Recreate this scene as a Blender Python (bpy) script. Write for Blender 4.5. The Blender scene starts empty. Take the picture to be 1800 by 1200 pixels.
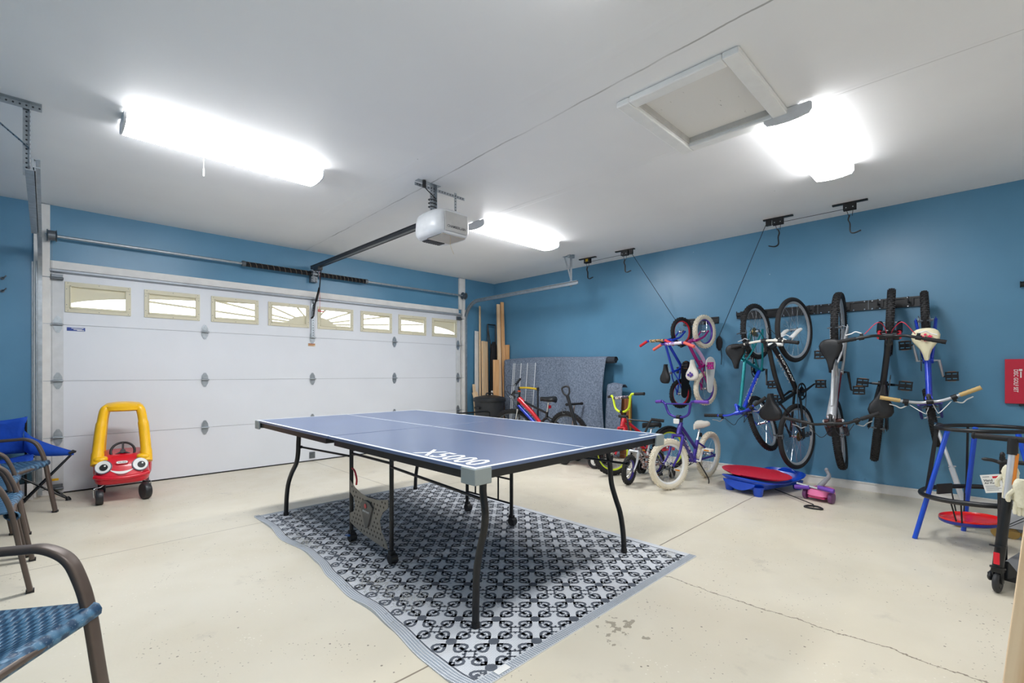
import bpy, math, random
from math import sin, cos, pi, radians
from mathutils import Vector, Matrix

SC = bpy.context.scene
COL = SC.collection
random.seed(7)

# ------------------------------------------------------------ camera
cam_data = bpy.data.cameras.new('camera')
cam_data.sensor_width = 36.0
cam_data.lens = 831.3 * 36.0 / 1800.0
cam_data.shift_y = 55.6 / 1800.0
cam_data.clip_start = 0.02
cam = bpy.data.objects.new('camera', cam_data)
COL.objects.link(cam)
cam.location = (-0.027, -6.192, 1.140)
cam.rotation_euler = (radians(90), 0, radians(-44.61))
SC.camera = cam

# ------------------------------------------------------------ view, world
SC.view_settings.view_transform = 'Standard'
SC.view_settings.look = 'None'
SC.view_settings.gamma = 1.0
SC.view_settings.use_curve_mapping = False
SC.view_settings.exposure = 1.45
LAMP = 15.0
world = bpy.data.worlds.new('daylight_world')
SC.world = world
world.use_nodes = True
wn = world.node_tree.nodes
wn['Background'].inputs[0].default_value = (0.93, 0.97, 1.0, 1)
wn['Background'].inputs[1].default_value = 2.4
SC.cycles.max_bounces = 10
SC.cycles.diffuse_bounces = 6
SC.cycles.sample_clamp_indirect = 6.0


# ------------------------------------------------------------ materials
def lin(h):
    h = h.lstrip('#')
    out = []
    for i in (0, 2, 4):
        c = int(h[i:i + 2], 16) / 255.0
        out.append(c / 12.92 if c <= 0.04045 else ((c + 0.055) / 1.055) ** 2.4)
    return tuple(out) + (1.0,)


MATS = {}


def mat(name, hexcol, rough=0.5, metal=0.0, var=0.06, nscale=12.0, bump=0.0, bscale=60.0, coat=0.0, spec=None):
    """procedural principled material: noise moves the base colour a little and can bump the surface"""
    if name in MATS:
        return MATS[name]
    m = bpy.data.materials.new(name)
    m.use_nodes = True
    nt = m.node_tree
    n = nt.nodes
    b = n['Principled BSDF']
    b.inputs['Roughness'].default_value = rough
    b.inputs['Metallic'].default_value = metal
    if coat:
        b.inputs['Coat Weight'].default_value = coat
        b.inputs['Coat Roughness'].default_value = 0.12
    if spec is not None:
        b.inputs['Specular IOR Level'].default_value = spec
    tc = n.new('ShaderNodeTexCoord')
    nz = n.new('ShaderNodeTexNoise')
    nz.inputs['Scale'].default_value = nscale
    nz.inputs['Detail'].default_value = 3
    nt.links.new(tc.outputs['Object'], nz.inputs['Vector'])
    cr = n.new('ShaderNodeValToRGB')
    c = lin(hexcol)
    cr.color_ramp.elements[0].position = 0.3
    cr.color_ramp.elements[1].position = 0.7
    cr.color_ramp.elements[0].color = tuple(max(0, x * (1 - var)) for x in c[:3]) + (1,)
    cr.color_ramp.elements[1].color = tuple(min(1, x * (1 + var)) for x in c[:3]) + (1,)
    nt.links.new(nz.outputs['Fac'], cr.inputs['Fac'])
    nt.links.new(cr.outputs['Color'], b.inputs['Base Color'])
    if bump:
        nb = n.new('ShaderNodeTexNoise')
        nb.inputs['Scale'].default_value = bscale
        nt.links.new(tc.outputs['Object'], nb.inputs['Vector'])
        bp = n.new('ShaderNodeBump')
        bp.inputs['Strength'].default_value = bump
        bp.inputs['Distance'].default_value = 0.01
        nt.links.new(nb.outputs['Fac'], bp.inputs['Height'])
        nt.links.new(bp.outputs['Normal'], b.inputs['Normal'])
    MATS[name] = m
    return m


def emis(name, col, strength):
    if name in MATS:
        return MATS[name]
    m = bpy.data.materials.new(name)
    m.use_nodes = True
    b = m.node_tree.nodes['Principled BSDF']
    b.inputs['Base Color'].default_value = (0.9, 0.9, 0.9, 1)
    b.inputs['Emission Color'].default_value = col
    b.inputs['Emission Strength'].default_value = strength
    MATS[name] = m
    return m


def node_link(nt, a, b):
    nt.links.new(a, b)


class NG:
    """tiny helper to write shader maths"""
    def __init__(s, m):
        s.nt = m.node_tree
        s.n = s.nt.nodes

    def math(s, op, a, b=None, c=None):
        nd = s.n.new('ShaderNodeMath')
        nd.operation = op
        for i, v in enumerate((a, b, c)):
            if v is None:
                continue
            if isinstance(v, (int, float)):
                nd.inputs[i].default_value = v
            else:
                s.nt.links.new(v, nd.inputs[i])
        return nd.outputs[0]

    def noise(s, vec, scale, detail=3, rough=0.5):
        nd = s.n.new('ShaderNodeTexNoise')
        nd.inputs['Scale'].default_value = scale
        nd.inputs['Detail'].default_value = detail
        nd.inputs['Roughness'].default_value = rough
        s.nt.links.new(vec, nd.inputs['Vector'])
        return nd.outputs['Fac']

    def mapr(s, v, a, b, c=0.0, d=1.0, smooth=True):
        nd = s.n.new('ShaderNodeMapRange')
        nd.interpolation_type = 'SMOOTHSTEP' if smooth else 'LINEAR'
        s.nt.links.new(v, nd.inputs['Value'])
        for k, x in zip(('From Min', 'From Max', 'To Min', 'To Max'), (a, b, c, d)):
            nd.inputs[k].default_value = x
        return nd.outputs['Result']

    def mix(s, f, a, b):
        nd = s.n.new('ShaderNodeMix')
        nd.data_type = 'RGBA'
        for sock, v in ((nd.inputs['Factor'], f), (nd.inputs[6], a), (nd.inputs[7], b)):
            if isinstance(v, (tuple, float, int)):
                sock.default_value = v
            else:
                s.nt.links.new(v, sock)
        return nd.outputs[2]

    def line(s, coord, pos, width):
        """1 on a thin line where coord == pos"""
        d = s.math('ABSOLUTE', s.math('SUBTRACT', coord, pos))
        return s.mapr(d, width, width * 2.2, 1.0, 0.0)

    def within(s, coord, a, b):
        return s.math('MULTIPLY', s.math('GREATER_THAN', coord, a), s.math('LESS_THAN', coord, b))


def floor_material():
    m = bpy.data.materials.new('painted_concrete')
    m.use_nodes = True
    g = NG(m)
    b = g.n['Principled BSDF']
    tc = g.n.new('ShaderNodeTexCoord').outputs['Object']
    sx = g.n.new('ShaderNodeSeparateXYZ')
    g.nt.links.new(tc, sx.inputs[0])
    X, Y = sx.outputs[0], sx.outputs[1]
    base = g.mix(g.mapr(g.noise(tc, 1.3, 4), 0.3, 0.7), lin('#d2cab7'), lin('#dad3c2'))
    base = g.mix(g.math('MULTIPLY', g.mapr(g.noise(tc, 0.5, 5, 0.6), 0.52, 0.72), 0.35), base, lin('#d3c6ae'))
    # grey scuffs
    sc = g.math('MULTIPLY', g.mapr(g.noise(tc, 3.2, 6, 0.65), 0.60, 0.72), 0.45)
    base = g.mix(sc, base, lin('#b3ac9f'))
    # dark specks
    vo = g.n.new('ShaderNodeTexVoronoi')
    vo.inputs['Scale'].default_value = 16.0
    g.nt.links.new(tc, vo.inputs['Vector'])
    sp = g.math('MULTIPLY', g.math('LESS_THAN', vo.outputs['Distance'], 0.075), g.math('GREATER_THAN', g.noise(tc, 2.0, 3), 0.50))
    base = g.mix(g.math('MULTIPLY', sp, 0.8), base, lin('#6b6154'))
    vo2 = g.n.new('ShaderNodeTexVoronoi')
    vo2.inputs['Scale'].default_value = 45.0
    g.nt.links.new(tc, vo2.inputs['Vector'])
    sp2 = g.math('MULTIPLY', g.math('LESS_THAN', vo2.outputs['Distance'], 0.13), g.math('GREATER_THAN', g.noise(tc, 3.0, 4), 0.53))
    base = g.mix(g.math('MULTIPLY', sp2, 0.7), base, lin('#7d7263'))
    sp3 = g.math('MULTIPLY', g.math('LESS_THAN', vo2.outputs['Distance'], 0.16), g.math('LESS_THAN', g.noise(tc, 2.1, 4), 0.42))
    base = g.mix(g.math('MULTIPLY', sp3, 0.6), base, lin('#efe9dc'))
    # cut joints and the wandering crack
    wob = g.math('MULTIPLY', g.math('SUBTRACT', g.noise(tc, 4.0, 3), 0.5), 0.012)
    Xw, Yw = g.math('ADD', X, wob), g.math('ADD', Y, wob)
    j1 = g.math('MULTIPLY', g.line(Xw, 2.44, 0.0022), g.math('GREATER_THAN', Y, -4.66))
    j2 = g.line(Yw, -2.28, 0.0018)
    j3 = g.line(Yw, -4.65, 0.0026)
    wob2 = g.math('MULTIPLY', g.math('SUBTRACT', g.noise(tc, 3.0, 6, 0.7), 0.5), 0.16)
    cr = g.math('MULTIPLY', g.line(g.math('ADD', X, wob2), 2.455, 0.0022), g.within(Y, -6.3, -4.66))
    j = g.math('MAXIMUM', g.math('MAXIMUM', j1, j2), g.math('MAXIMUM', j3, cr))
    base = g.mix(g.math('MULTIPLY', j, 0.75), base, lin('#5e4c3a'))
    # spilled drips beside the rug
    cb = g.n.new('ShaderNodeCombineXYZ')
    g.nt.links.new(g.math('MULTIPLY', g.math('SUBTRACT', X, 1.80), 5.5), cb.inputs[0])
    g.nt.links.new(g.math('MULTIPLY', g.math('SUBTRACT', Y, -5.02), 4.5), cb.inputs[1])
    ln = g.n.new('ShaderNodeVectorMath')
    ln.operation = 'LENGTH'
    g.nt.links.new(cb.outputs[0], ln.inputs[0])
    near = g.mapr(ln.outputs['Value'], 0.1, 1.0, 0.13, 0.0)
    st = g.mapr(g.math('ADD', g.noise(tc, 17.0, 3, 0.6), near), 0.665, 0.68)
    st = g.math('MULTIPLY', st, g.math('GREATER_THAN', near, 0.01))
    base = g.mix(g.math('MULTIPLY', st, 0.6), base, lin('#6f6350'))
    g.nt.links.new(base, b.inputs['Base Color'])
    g.nt.links.new(g.mapr(g.noise(tc, 5.0, 4), 0.3, 0.7, 0.32, 0.5), b.inputs['Roughness'])
    b.inputs['Specular IOR Level'].default_value = 0.35
    bp = g.n.new('ShaderNodeBump')
    bp.inputs['Strength'].default_value = 0.12
    bp.inputs['Distance'].default_value = 0.004
    g.nt.links.new(g.math('SUBTRACT', g.noise(tc, 60.0, 4), g.math('MULTIPLY', j, 2.0)), bp.inputs['Height'])
    g.nt.links.new(bp.outputs[0], b.inputs['Normal'])
    return m


def ceiling_material():
    m = bpy.data.materials.new('painted_ceiling_board')
    m.use_nodes = True
    g = NG(m)
    b = g.n['Principled BSDF']
    tc = g.n.new('ShaderNodeTexCoord').outputs['Object']
    sx = g.n.new('ShaderNodeSeparateXYZ')
    g.nt.links.new(tc, sx.inputs[0])
    X, Y = sx.outputs[0], sx.outputs[1]
    base = g.mix(g.mapr(g.noise(tc, 0.8, 4), 0.3, 0.7), lin('#ececed'), lin('#f3f3f3'))
    wob = g.math('MULTIPLY', g.math('SUBTRACT', g.noise(tc, 2.0, 5, 0.6), 0.5), 0.05)
    slope = g.math('MULTIPLY', Y, 0.036)
    xs = g.math('ADD', g.math('SUBTRACT', X, slope), wob)
    c1 = g.math('MULTIPLY', g.line(xs, 2.355, 0.0035), g.mapr(g.noise(tc, 1.7, 2), 0.35, 0.6, 0.12, 0.6))
    c2 = g.math('MULTIPLY', g.line(X, 3.168, 0.0018), g.within(Y, -6.6, -5.45))
    c2 = g.math('MULTIPLY', c2, 0.35)
    vo = g.n.new('ShaderNodeTexVoronoi')
    vo.inputs['Scale'].default_value = 2.2
    g.nt.links.new(tc, vo.inputs['Vector'])
    nail = g.math('MULTIPLY', g.math('LESS_THAN', vo.outputs['Distance'], 0.012), 0.5)
    base = g.mix(g.math('MAXIMUM', g.math('MAXIMUM', c1, c2), nail), base, lin('#6f6c68'))
    g.nt.links.new(base, b.inputs['Base Color'])
    b.inputs['Roughness'].default_value = 0.55
    b.inputs['Specular IOR Level'].default_value = 0.3
    # tape ridges along the board joints
    r1 = g.line(X, 1.96, 0.02)
    r2 = g.line(X, 3.168, 0.02)
    r = g.math('ADD', g.math('ADD', r1, r2), g.math('MULTIPLY', g.line(xs, 2.355, 0.02), 0.6))
    h = g.math('ADD', r, g.math('MULTIPLY', g.noise(tc, 40.0, 4), 0.25))
    bp = g.n.new('ShaderNodeBump')
    bp.inputs['Strength'].default_value = 0.25
    bp.inputs['Distance'].default_value = 0.006
    g.nt.links.new(h, bp.inputs['Height'])
    g.nt.links.new(bp.outputs[0], b.inputs['Normal'])
    return m


def wall_material():
    m = bpy.data.materials.new('satin_blue_wall_paint')
    m.use_nodes = True
    g = NG(m)
    b = g.n['Principled BSDF']
    tc = g.n.new('ShaderNodeTexCoord').outputs['Object']
    sx = g.n.new('ShaderNodeSeparateXYZ')
    g.nt.links.new(tc, sx.inputs[0])
    base = g.mix(g.mapr(g.noise(tc, 1.4, 4), 0.3, 0.7), lin('#5285a5'), lin('#5a8dad'))
    scuff = g.math('MULTIPLY', g.mapr(g.noise(tc, 5.5, 6, 0.7), 0.66, 0.72), 0.35)
    low = g.mapr(sx.outputs[2], 0.1, 1.6, 1.0, 0.25)
    base = g.mix(g.math('MULTIPLY', scuff, low), base, lin('#26465f'))
    vo = g.n.new('ShaderNodeTexVoronoi')
    vo.inputs['Scale'].default_value = 5.0
    g.nt.links.new(tc, vo.inputs['Vector'])
    sp = g.math('MULTIPLY', g.math('LESS_THAN', vo.outputs['Distance'], 0.022), g.math('GREATER_THAN', g.noise(tc, 1.7, 2), 0.52))
    base = g.mix(g.math('MULTIPLY', sp, 0.7), base, lin('#c9d3da'))
    g.nt.links.new(base, b.inputs['Base Color'])
    b.inputs['Roughness'].default_value = 0.36
    b.inputs['Specular IOR Level'].default_value = 0.5
    bp = g.n.new('ShaderNodeBump')
    bp.inputs['Strength'].default_value = 0.10
    bp.inputs['Distance'].default_value = 0.01
    g.nt.links.new(g.math('ADD', g.noise(tc, 2.5, 3), g.math('MULTIPLY', g.noise(tc, 90.0, 3), 0.12)), bp.inputs['Height'])
    g.nt.links.new(bp.outputs[0], b.inputs['Normal'])
    return m


def weave_material(name, c1, c2, scale=34.0):
    m = bpy.data.materials.new(name)
    m.use_nodes = True
    g = NG(m)
    b = g.n['Principled BSDF']
    tc = g.n.new('ShaderNodeTexCoord').outputs['Object']
    sx = g.n.new('ShaderNodeSeparateXYZ')
    g.nt.links.new(tc, sx.inputs[0])
    a = g.math('SINE', g.math('MULTIPLY', g.math('ADD', sx.outputs[0], g.math('MULTIPLY', sx.outputs[2], 0.5)), scale * 6.283))
    c = g.math('SINE', g.math('MULTIPLY', g.math('SUBTRACT', sx.outputs[1], g.math('MULTIPLY', sx.outputs[0], 0.35)), scale * 3.9))
    w = g.math('MULTIPLY', a, c)
    k = g.mapr(w, -0.6, 0.6)
    col = g.mix(k, lin(c1), lin(c2))
    col = g.mix(g.math('MULTIPLY', g.mapr(g.noise(tc, 150.0, 2), 0.6, 0.7), 0.3), col, lin('#b9c6cf'))
    g.nt.links.new(col, b.inputs['Base Color'])
    b.inputs['Roughness'].default_value = 0.45
    bp = g.n.new('ShaderNodeBump')
    bp.inputs['Strength'].default_value = 0.7
    bp.inputs['Distance'].default_value = 0.004
    g.nt.links.new(k, bp.inputs['Height'])
    g.nt.links.new(bp.outputs[0], b.inputs['Normal'])
    MATS[name] = m
    return m


def felt_material():
    m = bpy.data.materials.new('blue_grey_felt')
    m.use_nodes = True
    g = NG(m)
    b = g.n['Principled BSDF']
    tc = g.n.new('ShaderNodeTexCoord').outputs['Object']
    base = g.mix(g.mapr(g.noise(tc, 45.0, 6, 0.8), 0.36, 0.64), lin('#566274'), lin('#7f8c9f'))
    base = g.mix(g.math('MULTIPLY', g.mapr(g.noise(tc, 130.0, 3), 0.6, 0.75), 0.5), base, lin('#a6b0bd'))
    g.nt.links.new(base, b.inputs['Base Color'])
    b.inputs['Roughness'].default_value = 0.95
    bp = g.n.new('ShaderNodeBump')
    bp.inputs['Strength'].default_value = 0.5
    bp.inputs['Distance'].default_value = 0.004
    g.nt.links.new(g.noise(tc, 120.0, 3), bp.inputs['Height'])
    g.nt.links.new(bp.outputs[0], b.inputs['Normal'])
    MATS['felt'] = m
    return m


def wood_material(name, c1, c2):
    m = bpy.data.materials.new(name)
    m.use_nodes = True
    g = NG(m)
    b = g.n['Principled BSDF']
    tc = g.n.new('ShaderNodeTexCoord').outputs['Object']
    mp = g.n.new('ShaderNodeMapping')
    mp.inputs['Scale'].default_value = (30, 30, 1.6)
    g.nt.links.new(tc, mp.inputs[0])
    k = g.mapr(g.noise(mp.outputs[0], 1.4, 4), 0.3, 0.7)
    g.nt.links.new(g.mix(k, lin(c1), lin(c2)), b.inputs['Base Color'])
    b.inputs['Roughness'].default_value = 0.7
    MATS[name] = m
    return m


def camo_material(name, cols, scale=22.0, rough=0.35):
    m = bpy.data.materials.new(name)
    m.use_nodes = True
    g = NG(m)
    b = g.n['Principled BSDF']
    tc = g.n.new('ShaderNodeTexCoord').outputs['Object']
    f = g.noise(tc, scale, 2)
    cr = g.n.new('ShaderNodeValToRGB')
    cr.color_ramp.interpolation = 'CONSTANT'
    el = cr.color_ramp.elements
    n = len(cols)
    el[0].color = lin(cols[0])
    el[0].position = 0
    el[1].color = lin(cols[1])
    el[1].position = 0.46
    for i in range(2, n):
        e = el.new(0.46 + 0.06 * (i - 1))
        e.color = lin(cols[i])
    g.nt.links.new(f, cr.inputs[0])
    g.nt.links.new(cr.outputs[0], b.inputs['Base Color'])
    b.inputs['Roughness'].default_value = rough
    MATS[name] = m
    return m


def translucent_material(name, hexcol):
    m = bpy.data.materials.new(name)
    m.use_nodes = True
    g = NG(m)
    out = g.n['Material Output']
    b = g.n['Principled BSDF']
    tc = g.n.new('ShaderNodeTexCoord').outputs['Object']
    col = g.mix(g.noise(tc, 8, 2), lin(hexcol), tuple(min(1, c * 1.05) for c in lin(hexcol)[:3]) + (1,))
    g.nt.links.new(col, b.inputs['Base Color'])
    b.inputs['Roughness'].default_value = .5
    tl = g.n.new('ShaderNodeBsdfTranslucent')
    g.nt.links.new(col, tl.inputs[0])
    mx = g.n.new('ShaderNodeMixShader')
    mx.inputs[0].default_value = 0.16
    g.nt.links.new(b.outputs[0], mx.inputs[1])
    g.nt.links.new(tl.outputs[0], mx.inputs[2])
    g.nt.links.new(mx.outputs[0], out.inputs[0])
    MATS[name] = m
    return m


def clear_material():
    m = bpy.data.materials.new('clear_window_plastic')
    m.use_nodes = True
    g = NG(m)
    out = g.n['Material Output']
    g.n.remove(g.n['Principled BSDF'])
    tr = g.n.new('ShaderNodeBsdfTransparent')
    tr.inputs[0].default_value = (0.97, 0.98, 0.98, 1)
    gl = g.n.new('ShaderNodeBsdfGlossy')
    gl.inputs['Roughness'].default_value = 0.08
    fr = g.n.new('ShaderNodeFresnel')
    mx = g.n.new('ShaderNodeMixShader')
    g.nt.links.new(fr.outputs[0], mx.inputs[0])
    g.nt.links.new(tr.outputs[0], mx.inputs[1])
    g.nt.links.new(gl.outputs[0], mx.inputs[2])
    g.nt.links.new(mx.outputs[0], out.inputs[0])
    MATS['clear'] = m
    return m


M_FLOOR, M_CEIL, M_WALL = floor_material(), ceiling_material(), wall_material()
M_CLEAR = clear_material()
M_FELT = felt_material()
M_WEAVE = weave_material('blue_wicker_weave', '#1c3f5e', '#4b7594')
M_PINE = wood_material('pale_pine_wood', '#d6b288', '#e8cfac')
M_PINE2 = wood_material('orange_pine_wood', '#c58e58', '#dcae7c')
M_PLY = wood_material('dark_stained_wood', '#6e3f22', '#8c5530')
WHITE = mat('white_paint', '#d9dada', 0.5)
DOORW = mat('white_door_steel', '#dde0e6', 0.42, var=0.02, nscale=2)
WOODW = mat('white_painted_wood', '#e2e0dd', 0.6, var=0.06, nscale=9, bump=0.1, bscale=20)
CREAM = translucent_material('cream_plastic', '#e2dcc4')
GALV = mat('galvanised_steel', '#a9b0b6', 0.38, 0.75, var=0.14, nscale=25)
DGALV = mat('dull_dark_steel', '#6d7379', 0.4, 0.8, var=0.12)
CHROME = mat('bright_chrome', '#d3d6da', 0.16, 1.0, var=0.03)
BLKM = mat('black_powder_coat', '#141518', 0.38, 0.0, var=0.15)
BLKP = mat('black_plastic', '#17181b', 0.5, var=0.15)
BLKR = mat('black_rubber', '#1d1d1f', 0.75, var=0.2, bump=0.2, bscale=90)
GREYP = mat('grey_plastic', '#8f9395', 0.5)
SILV = mat('silver_paint', '#c3c6ca', 0.3, 0.45, var=0.05)
REDP = mat('red_plastic', '#d3122a', 0.32, var=0.05, coat=0.3)
BLUEP = mat('blue_plastic', '#0a49c4', 0.35, var=0.06, coat=0.2)
YELP = mat('yellow_plastic', '#f2b90c', 0.35, var=0.04, coat=0.2)
WHP = mat('white_plastic', '#e9e9e6', 0.4)
CREAMR = mat('cream_rubber', '#ddd5c2', 0.7, var=0.05)
ORANGE = mat('orange_reflector', '#e08a14', 0.3)
REDR = mat('red_reflector', '#d9122c', 0.3)
BRONZE = mat('brown_bronze_paint', '#5b4f48', 0.42, 0.25, var=0.06)
ROPE = mat('black_rope', '#1a1c22', 0.85)


# ------------------------------------------------------------ mesh helpers
def xf(loc=(0, 0, 0), rot=(0, 0, 0)):
    M = Matrix.Translation(loc)
    if rot[2]:
        M = M @ Matrix.Rotation(rot[2], 4, 'Z')
    if rot[1]:
        M = M @ Matrix.Rotation(rot[1], 4, 'Y')
    if rot[0]:
        M = M @ Matrix.Rotation(rot[0], 4, 'X')
    return M


def smooth(pts, n=6, closed=False):
    P = [Vector(p) for p in pts]
    if len(P) < 3:
        return P
    out = []
    N = len(P)
    rng = range(N if closed else N - 1)
    for i in rng:
        if closed:
            p0, p1, p2, p3 = P[(i - 1) % N], P[i], P[(i + 1) % N], P[(i + 2) % N]
        else:
            p0 = P[i - 1] if i else P[0] * 2 - P[1]
            p1, p2 = P[i], P[i + 1]
            p3 = P[i + 2] if i + 2 < N else P[-1] * 2 - P[-2]
        for k in range(n):
            t = k / n
            out.append(0.5 * ((2 * p1) + (p2 - p0) * t + (2 * p0 - 5 * p1 + 4 * p2 - p3) * t * t + (3 * p1 - p0 - 3 * p2 + p3) * t ** 3))
    if not closed:
        out.append(P[-1])
    return out


class MB:
    def __init__(s):
        s.v, s.f, s.mi, s.sm = [], [], [], []

    def add(s, vs, fs, mi=0, sm=True, M=None):
        o = len(s.v)
        if M is not None:
            vs = [M @ Vector(v) for v in vs]
        s.v += [tuple(v) for v in vs]
        for f in fs:
            s.f.append(tuple(i + o for i in f))
            s.mi.append(mi)
            s.sm.append(sm)
        return s

    def box(s, c, d, M=None, mi=0, rot=None):
        x, y, z = d[0] / 2, d[1] / 2, d[2] / 2
        vs = [(a * x, b * y, e * z) for a in (-1, 1) for b in (-1, 1) for e in (-1, 1)]
        T = xf(c, rot or (0, 0, 0))
        if M is not None:
            T = M @ T
        return s.add(vs, [(0, 1, 3, 2), (4, 6, 7, 5), (0, 4, 5, 1), (2, 3, 7, 6), (0, 2, 6, 4), (1, 5, 7, 3)], mi, False, T)

    def bb(s, a, b, M=None, mi=0):
        c = [(p + q) / 2 for p, q in zip(a, b)]
        return s.box(c, [abs(q - p) for p, q in zip(a, b)], M, mi)

    def tube(s, pts, r, n=8, closed=False, M=None, mi=0, cap=True, flat=None):
        """sweep a round (or flattened: flat=(a,b) half sizes, rounded box) section along pts"""
        P = [Vector(p) for p in pts]
        N = len(P)
        rr = r if isinstance(r, (list, tuple)) else [r] * N
        T = []
        for i in range(N):
            a = P[(i - 1) % N] if (closed or i) else P[i]
            b = P[(i + 1) % N] if (closed or i < N - 1) else P[i]
            d = (b - a)
            T.append(d.normalized() if d.length > 1e-9 else Vector((0, 0, 1)))
        up = Vector((0, 0, 1)) if abs(T[0].z) < 0.9 else Vector((1, 0, 0))
        u = (up - T[0] * up.dot(T[0])).normalized()
        vs = []
        for i in range(N):
            u = (u - T[i] * u.dot(T[i]))
            if u.length < 1e-6:
                u = T[i].orthogonal()
            u.normalize()
            w = T[i].cross(u)
            for k in range(n):
                a = 2 * pi * (k + 0.5) / n
                ca, sa = cos(a), sin(a)
                if flat:
                    e = 0.45
                    ca2 = math.copysign(abs(ca) ** e, ca) * flat[0]
                    sa2 = math.copysign(abs(sa) ** e, sa) * flat[1]
                    vs.append(P[i] + u * ca2 + w * sa2)
                else:
                    vs.append(P[i] + u * (ca * rr[i]) + w * (sa * rr[i]))
        fs = []
        for i in range(N if closed else N - 1):
            j = (i + 1) % N
            for k in range(n):
                l = (k + 1) % n
                fs.append((i * n + k, i * n + l, j * n + l, j * n + k))
        if cap and not closed:
            fs.append(tuple(range(n - 1, -1, -1)))
            fs.append(tuple((N - 1) * n + k for k in range(n)))
        return s.add(vs, fs, mi, True, M)

    def cyl(s, a, b, r, n=16, r2=None, M=None, mi=0):
        return s.tube([a, b], [r, r if r2 is None else r2], n, M=M, mi=mi)

    def lathe(s, prof, n=24, M=None, mi=0, closed=False):
        """profile (radius, height) turned about local z"""
        vs = []
        for i in range(n):
            a = 2 * pi * i / n
            vs += [(r * cos(a), r * sin(a), h) for r, h in prof]
        m = len(prof)
        fs = []
        for i in range(n):
            j = (i + 1) % n
            for k in range(m if closed else m - 1):
                l = (k + 1) % m
                fs.append((i * m + k, j * m + k, j * m + l, i * m + l))
        return s.add(vs, fs, mi, True, M)

    def torus(s, R, r, N=48, n=10, M=None, mi=0, ry=None):
        prof = [(R + r * cos(2 * pi * k / n), (ry or r) * sin(2 * pi * k / n)) for k in range(n)]
        return s.lathe(prof, N, M, mi, True)

    def ell(s, c, d, M=None, mi=0, n=16, m=10, e=1.0):
        vs = []
        for j in range(m + 1):
            t = pi * j / m - pi / 2
            for i in range(n):
                a = 2 * pi * i / n
                f = lambda q: math.copysign(abs(q) ** e, q)
                vs.append((c[0] + d[0] * f(cos(t)) * f(cos(a)), c[1] + d[1] * f(cos(t)) * f(sin(a)), c[2] + d[2] * f(sin(t))))
        fs = [(j * n + i, j * n + (i + 1) % n, (j + 1) * n + (i + 1) % n, (j + 1) * n + i) for j in range(m) for i in range(n)]
        return s.add(vs, fs, mi, True, M)

    def prism(s, poly, h0, h1, M=None, mi=0, sm=False):
        """convex or simple polygon in local xy, extruded along z"""
        n = len(poly)
        vs = [(x, y, h0) for x, y in poly] + [(x, y, h1) for x, y in poly]
        fs = [tuple(range(n - 1, -1, -1)), tuple(range(n, 2 * n))]
        fs += [(i, (i + 1) % n, n + (i + 1) % n, n + i) for i in range(n)]
        return s.add(vs, fs, mi, sm, M)

    def loft(s, rings, M=None, mi=0, closed=True, cap=True, sm=True):
        n = len(rings[0])
        vs = [p for r in rings for p in r]
        fs = []
        for i in range(len(rings) - 1):
            for k in range(n if closed else n - 1):
                l = (k + 1) % n
                fs.append((i * n + k, i * n + l, (i + 1) * n + l, (i + 1) * n + k))
        if cap and closed:
            fs.append(tuple(range(n - 1, -1, -1)))
            fs.append(tuple((len(rings) - 1) * n + k for k in range(n)))
        return s.add(vs, fs, mi, sm, M)

    def build(s, name, mats, parent=None, bev=0.0, solid=0.0, sub=0):
        me = bpy.data.meshes.new(name)
        me.from_pydata(s.v, [], s.f)
        me.polygons.foreach_set('use_smooth', s.sm)
        for m in (mats if isinstance(mats, (list, tuple)) else [mats]):
            me.materials.append(m)
        me.polygons.foreach_set('material_index', s.mi)
        me.update()
        if any(s.sm):
            me.set_sharp_from_angle(angle=radians(42))
        o = bpy.data.objects.new(name, me)
        COL.objects.link(o)
        if parent is not None:
            o.parent = parent
        if solid:
            md = o.modifiers.new('solid', 'SOLIDIFY')
            md.thickness = solid
        if sub:
            md = o.modifiers.new('sub', 'SUBSURF')
            md.levels = md.render_levels = sub
        if bev:
            md = o.modifiers.new('bev', 'BEVEL')
            md.width = bev
            md.segments = 2
            md.limit_method = 'ANGLE'
            md.angle_limit = radians(50)
        return o


def tag(o, label=None, cat=None, group=None, kind=None):
    if label:
        o['label'] = label
    if cat:
        o['category'] = cat
    if group:
        o['group'] = group
    if kind:
        o['kind'] = kind
    return o


def thing(name, label, cat, loc=(0, 0, 0), rz=0.0, group=None, M=None, kind=None):
    o = bpy.data.objects.new(name, None)
    o.empty_display_size = 0.05
    COL.objects.link(o)
    if M is not None:
        o.matrix_world = M
    else:
        o.location = loc
        o.rotation_euler = (0, 0, rz)
    return tag(o, label, cat, group, kind)


def copy_tree(o, parent=None):
    c = o.copy()
    COL.objects.link(c)
    if parent is not None:
        c.parent = parent
    for ch in list(o.children):
        copy_tree(ch, c)
    return c


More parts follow.
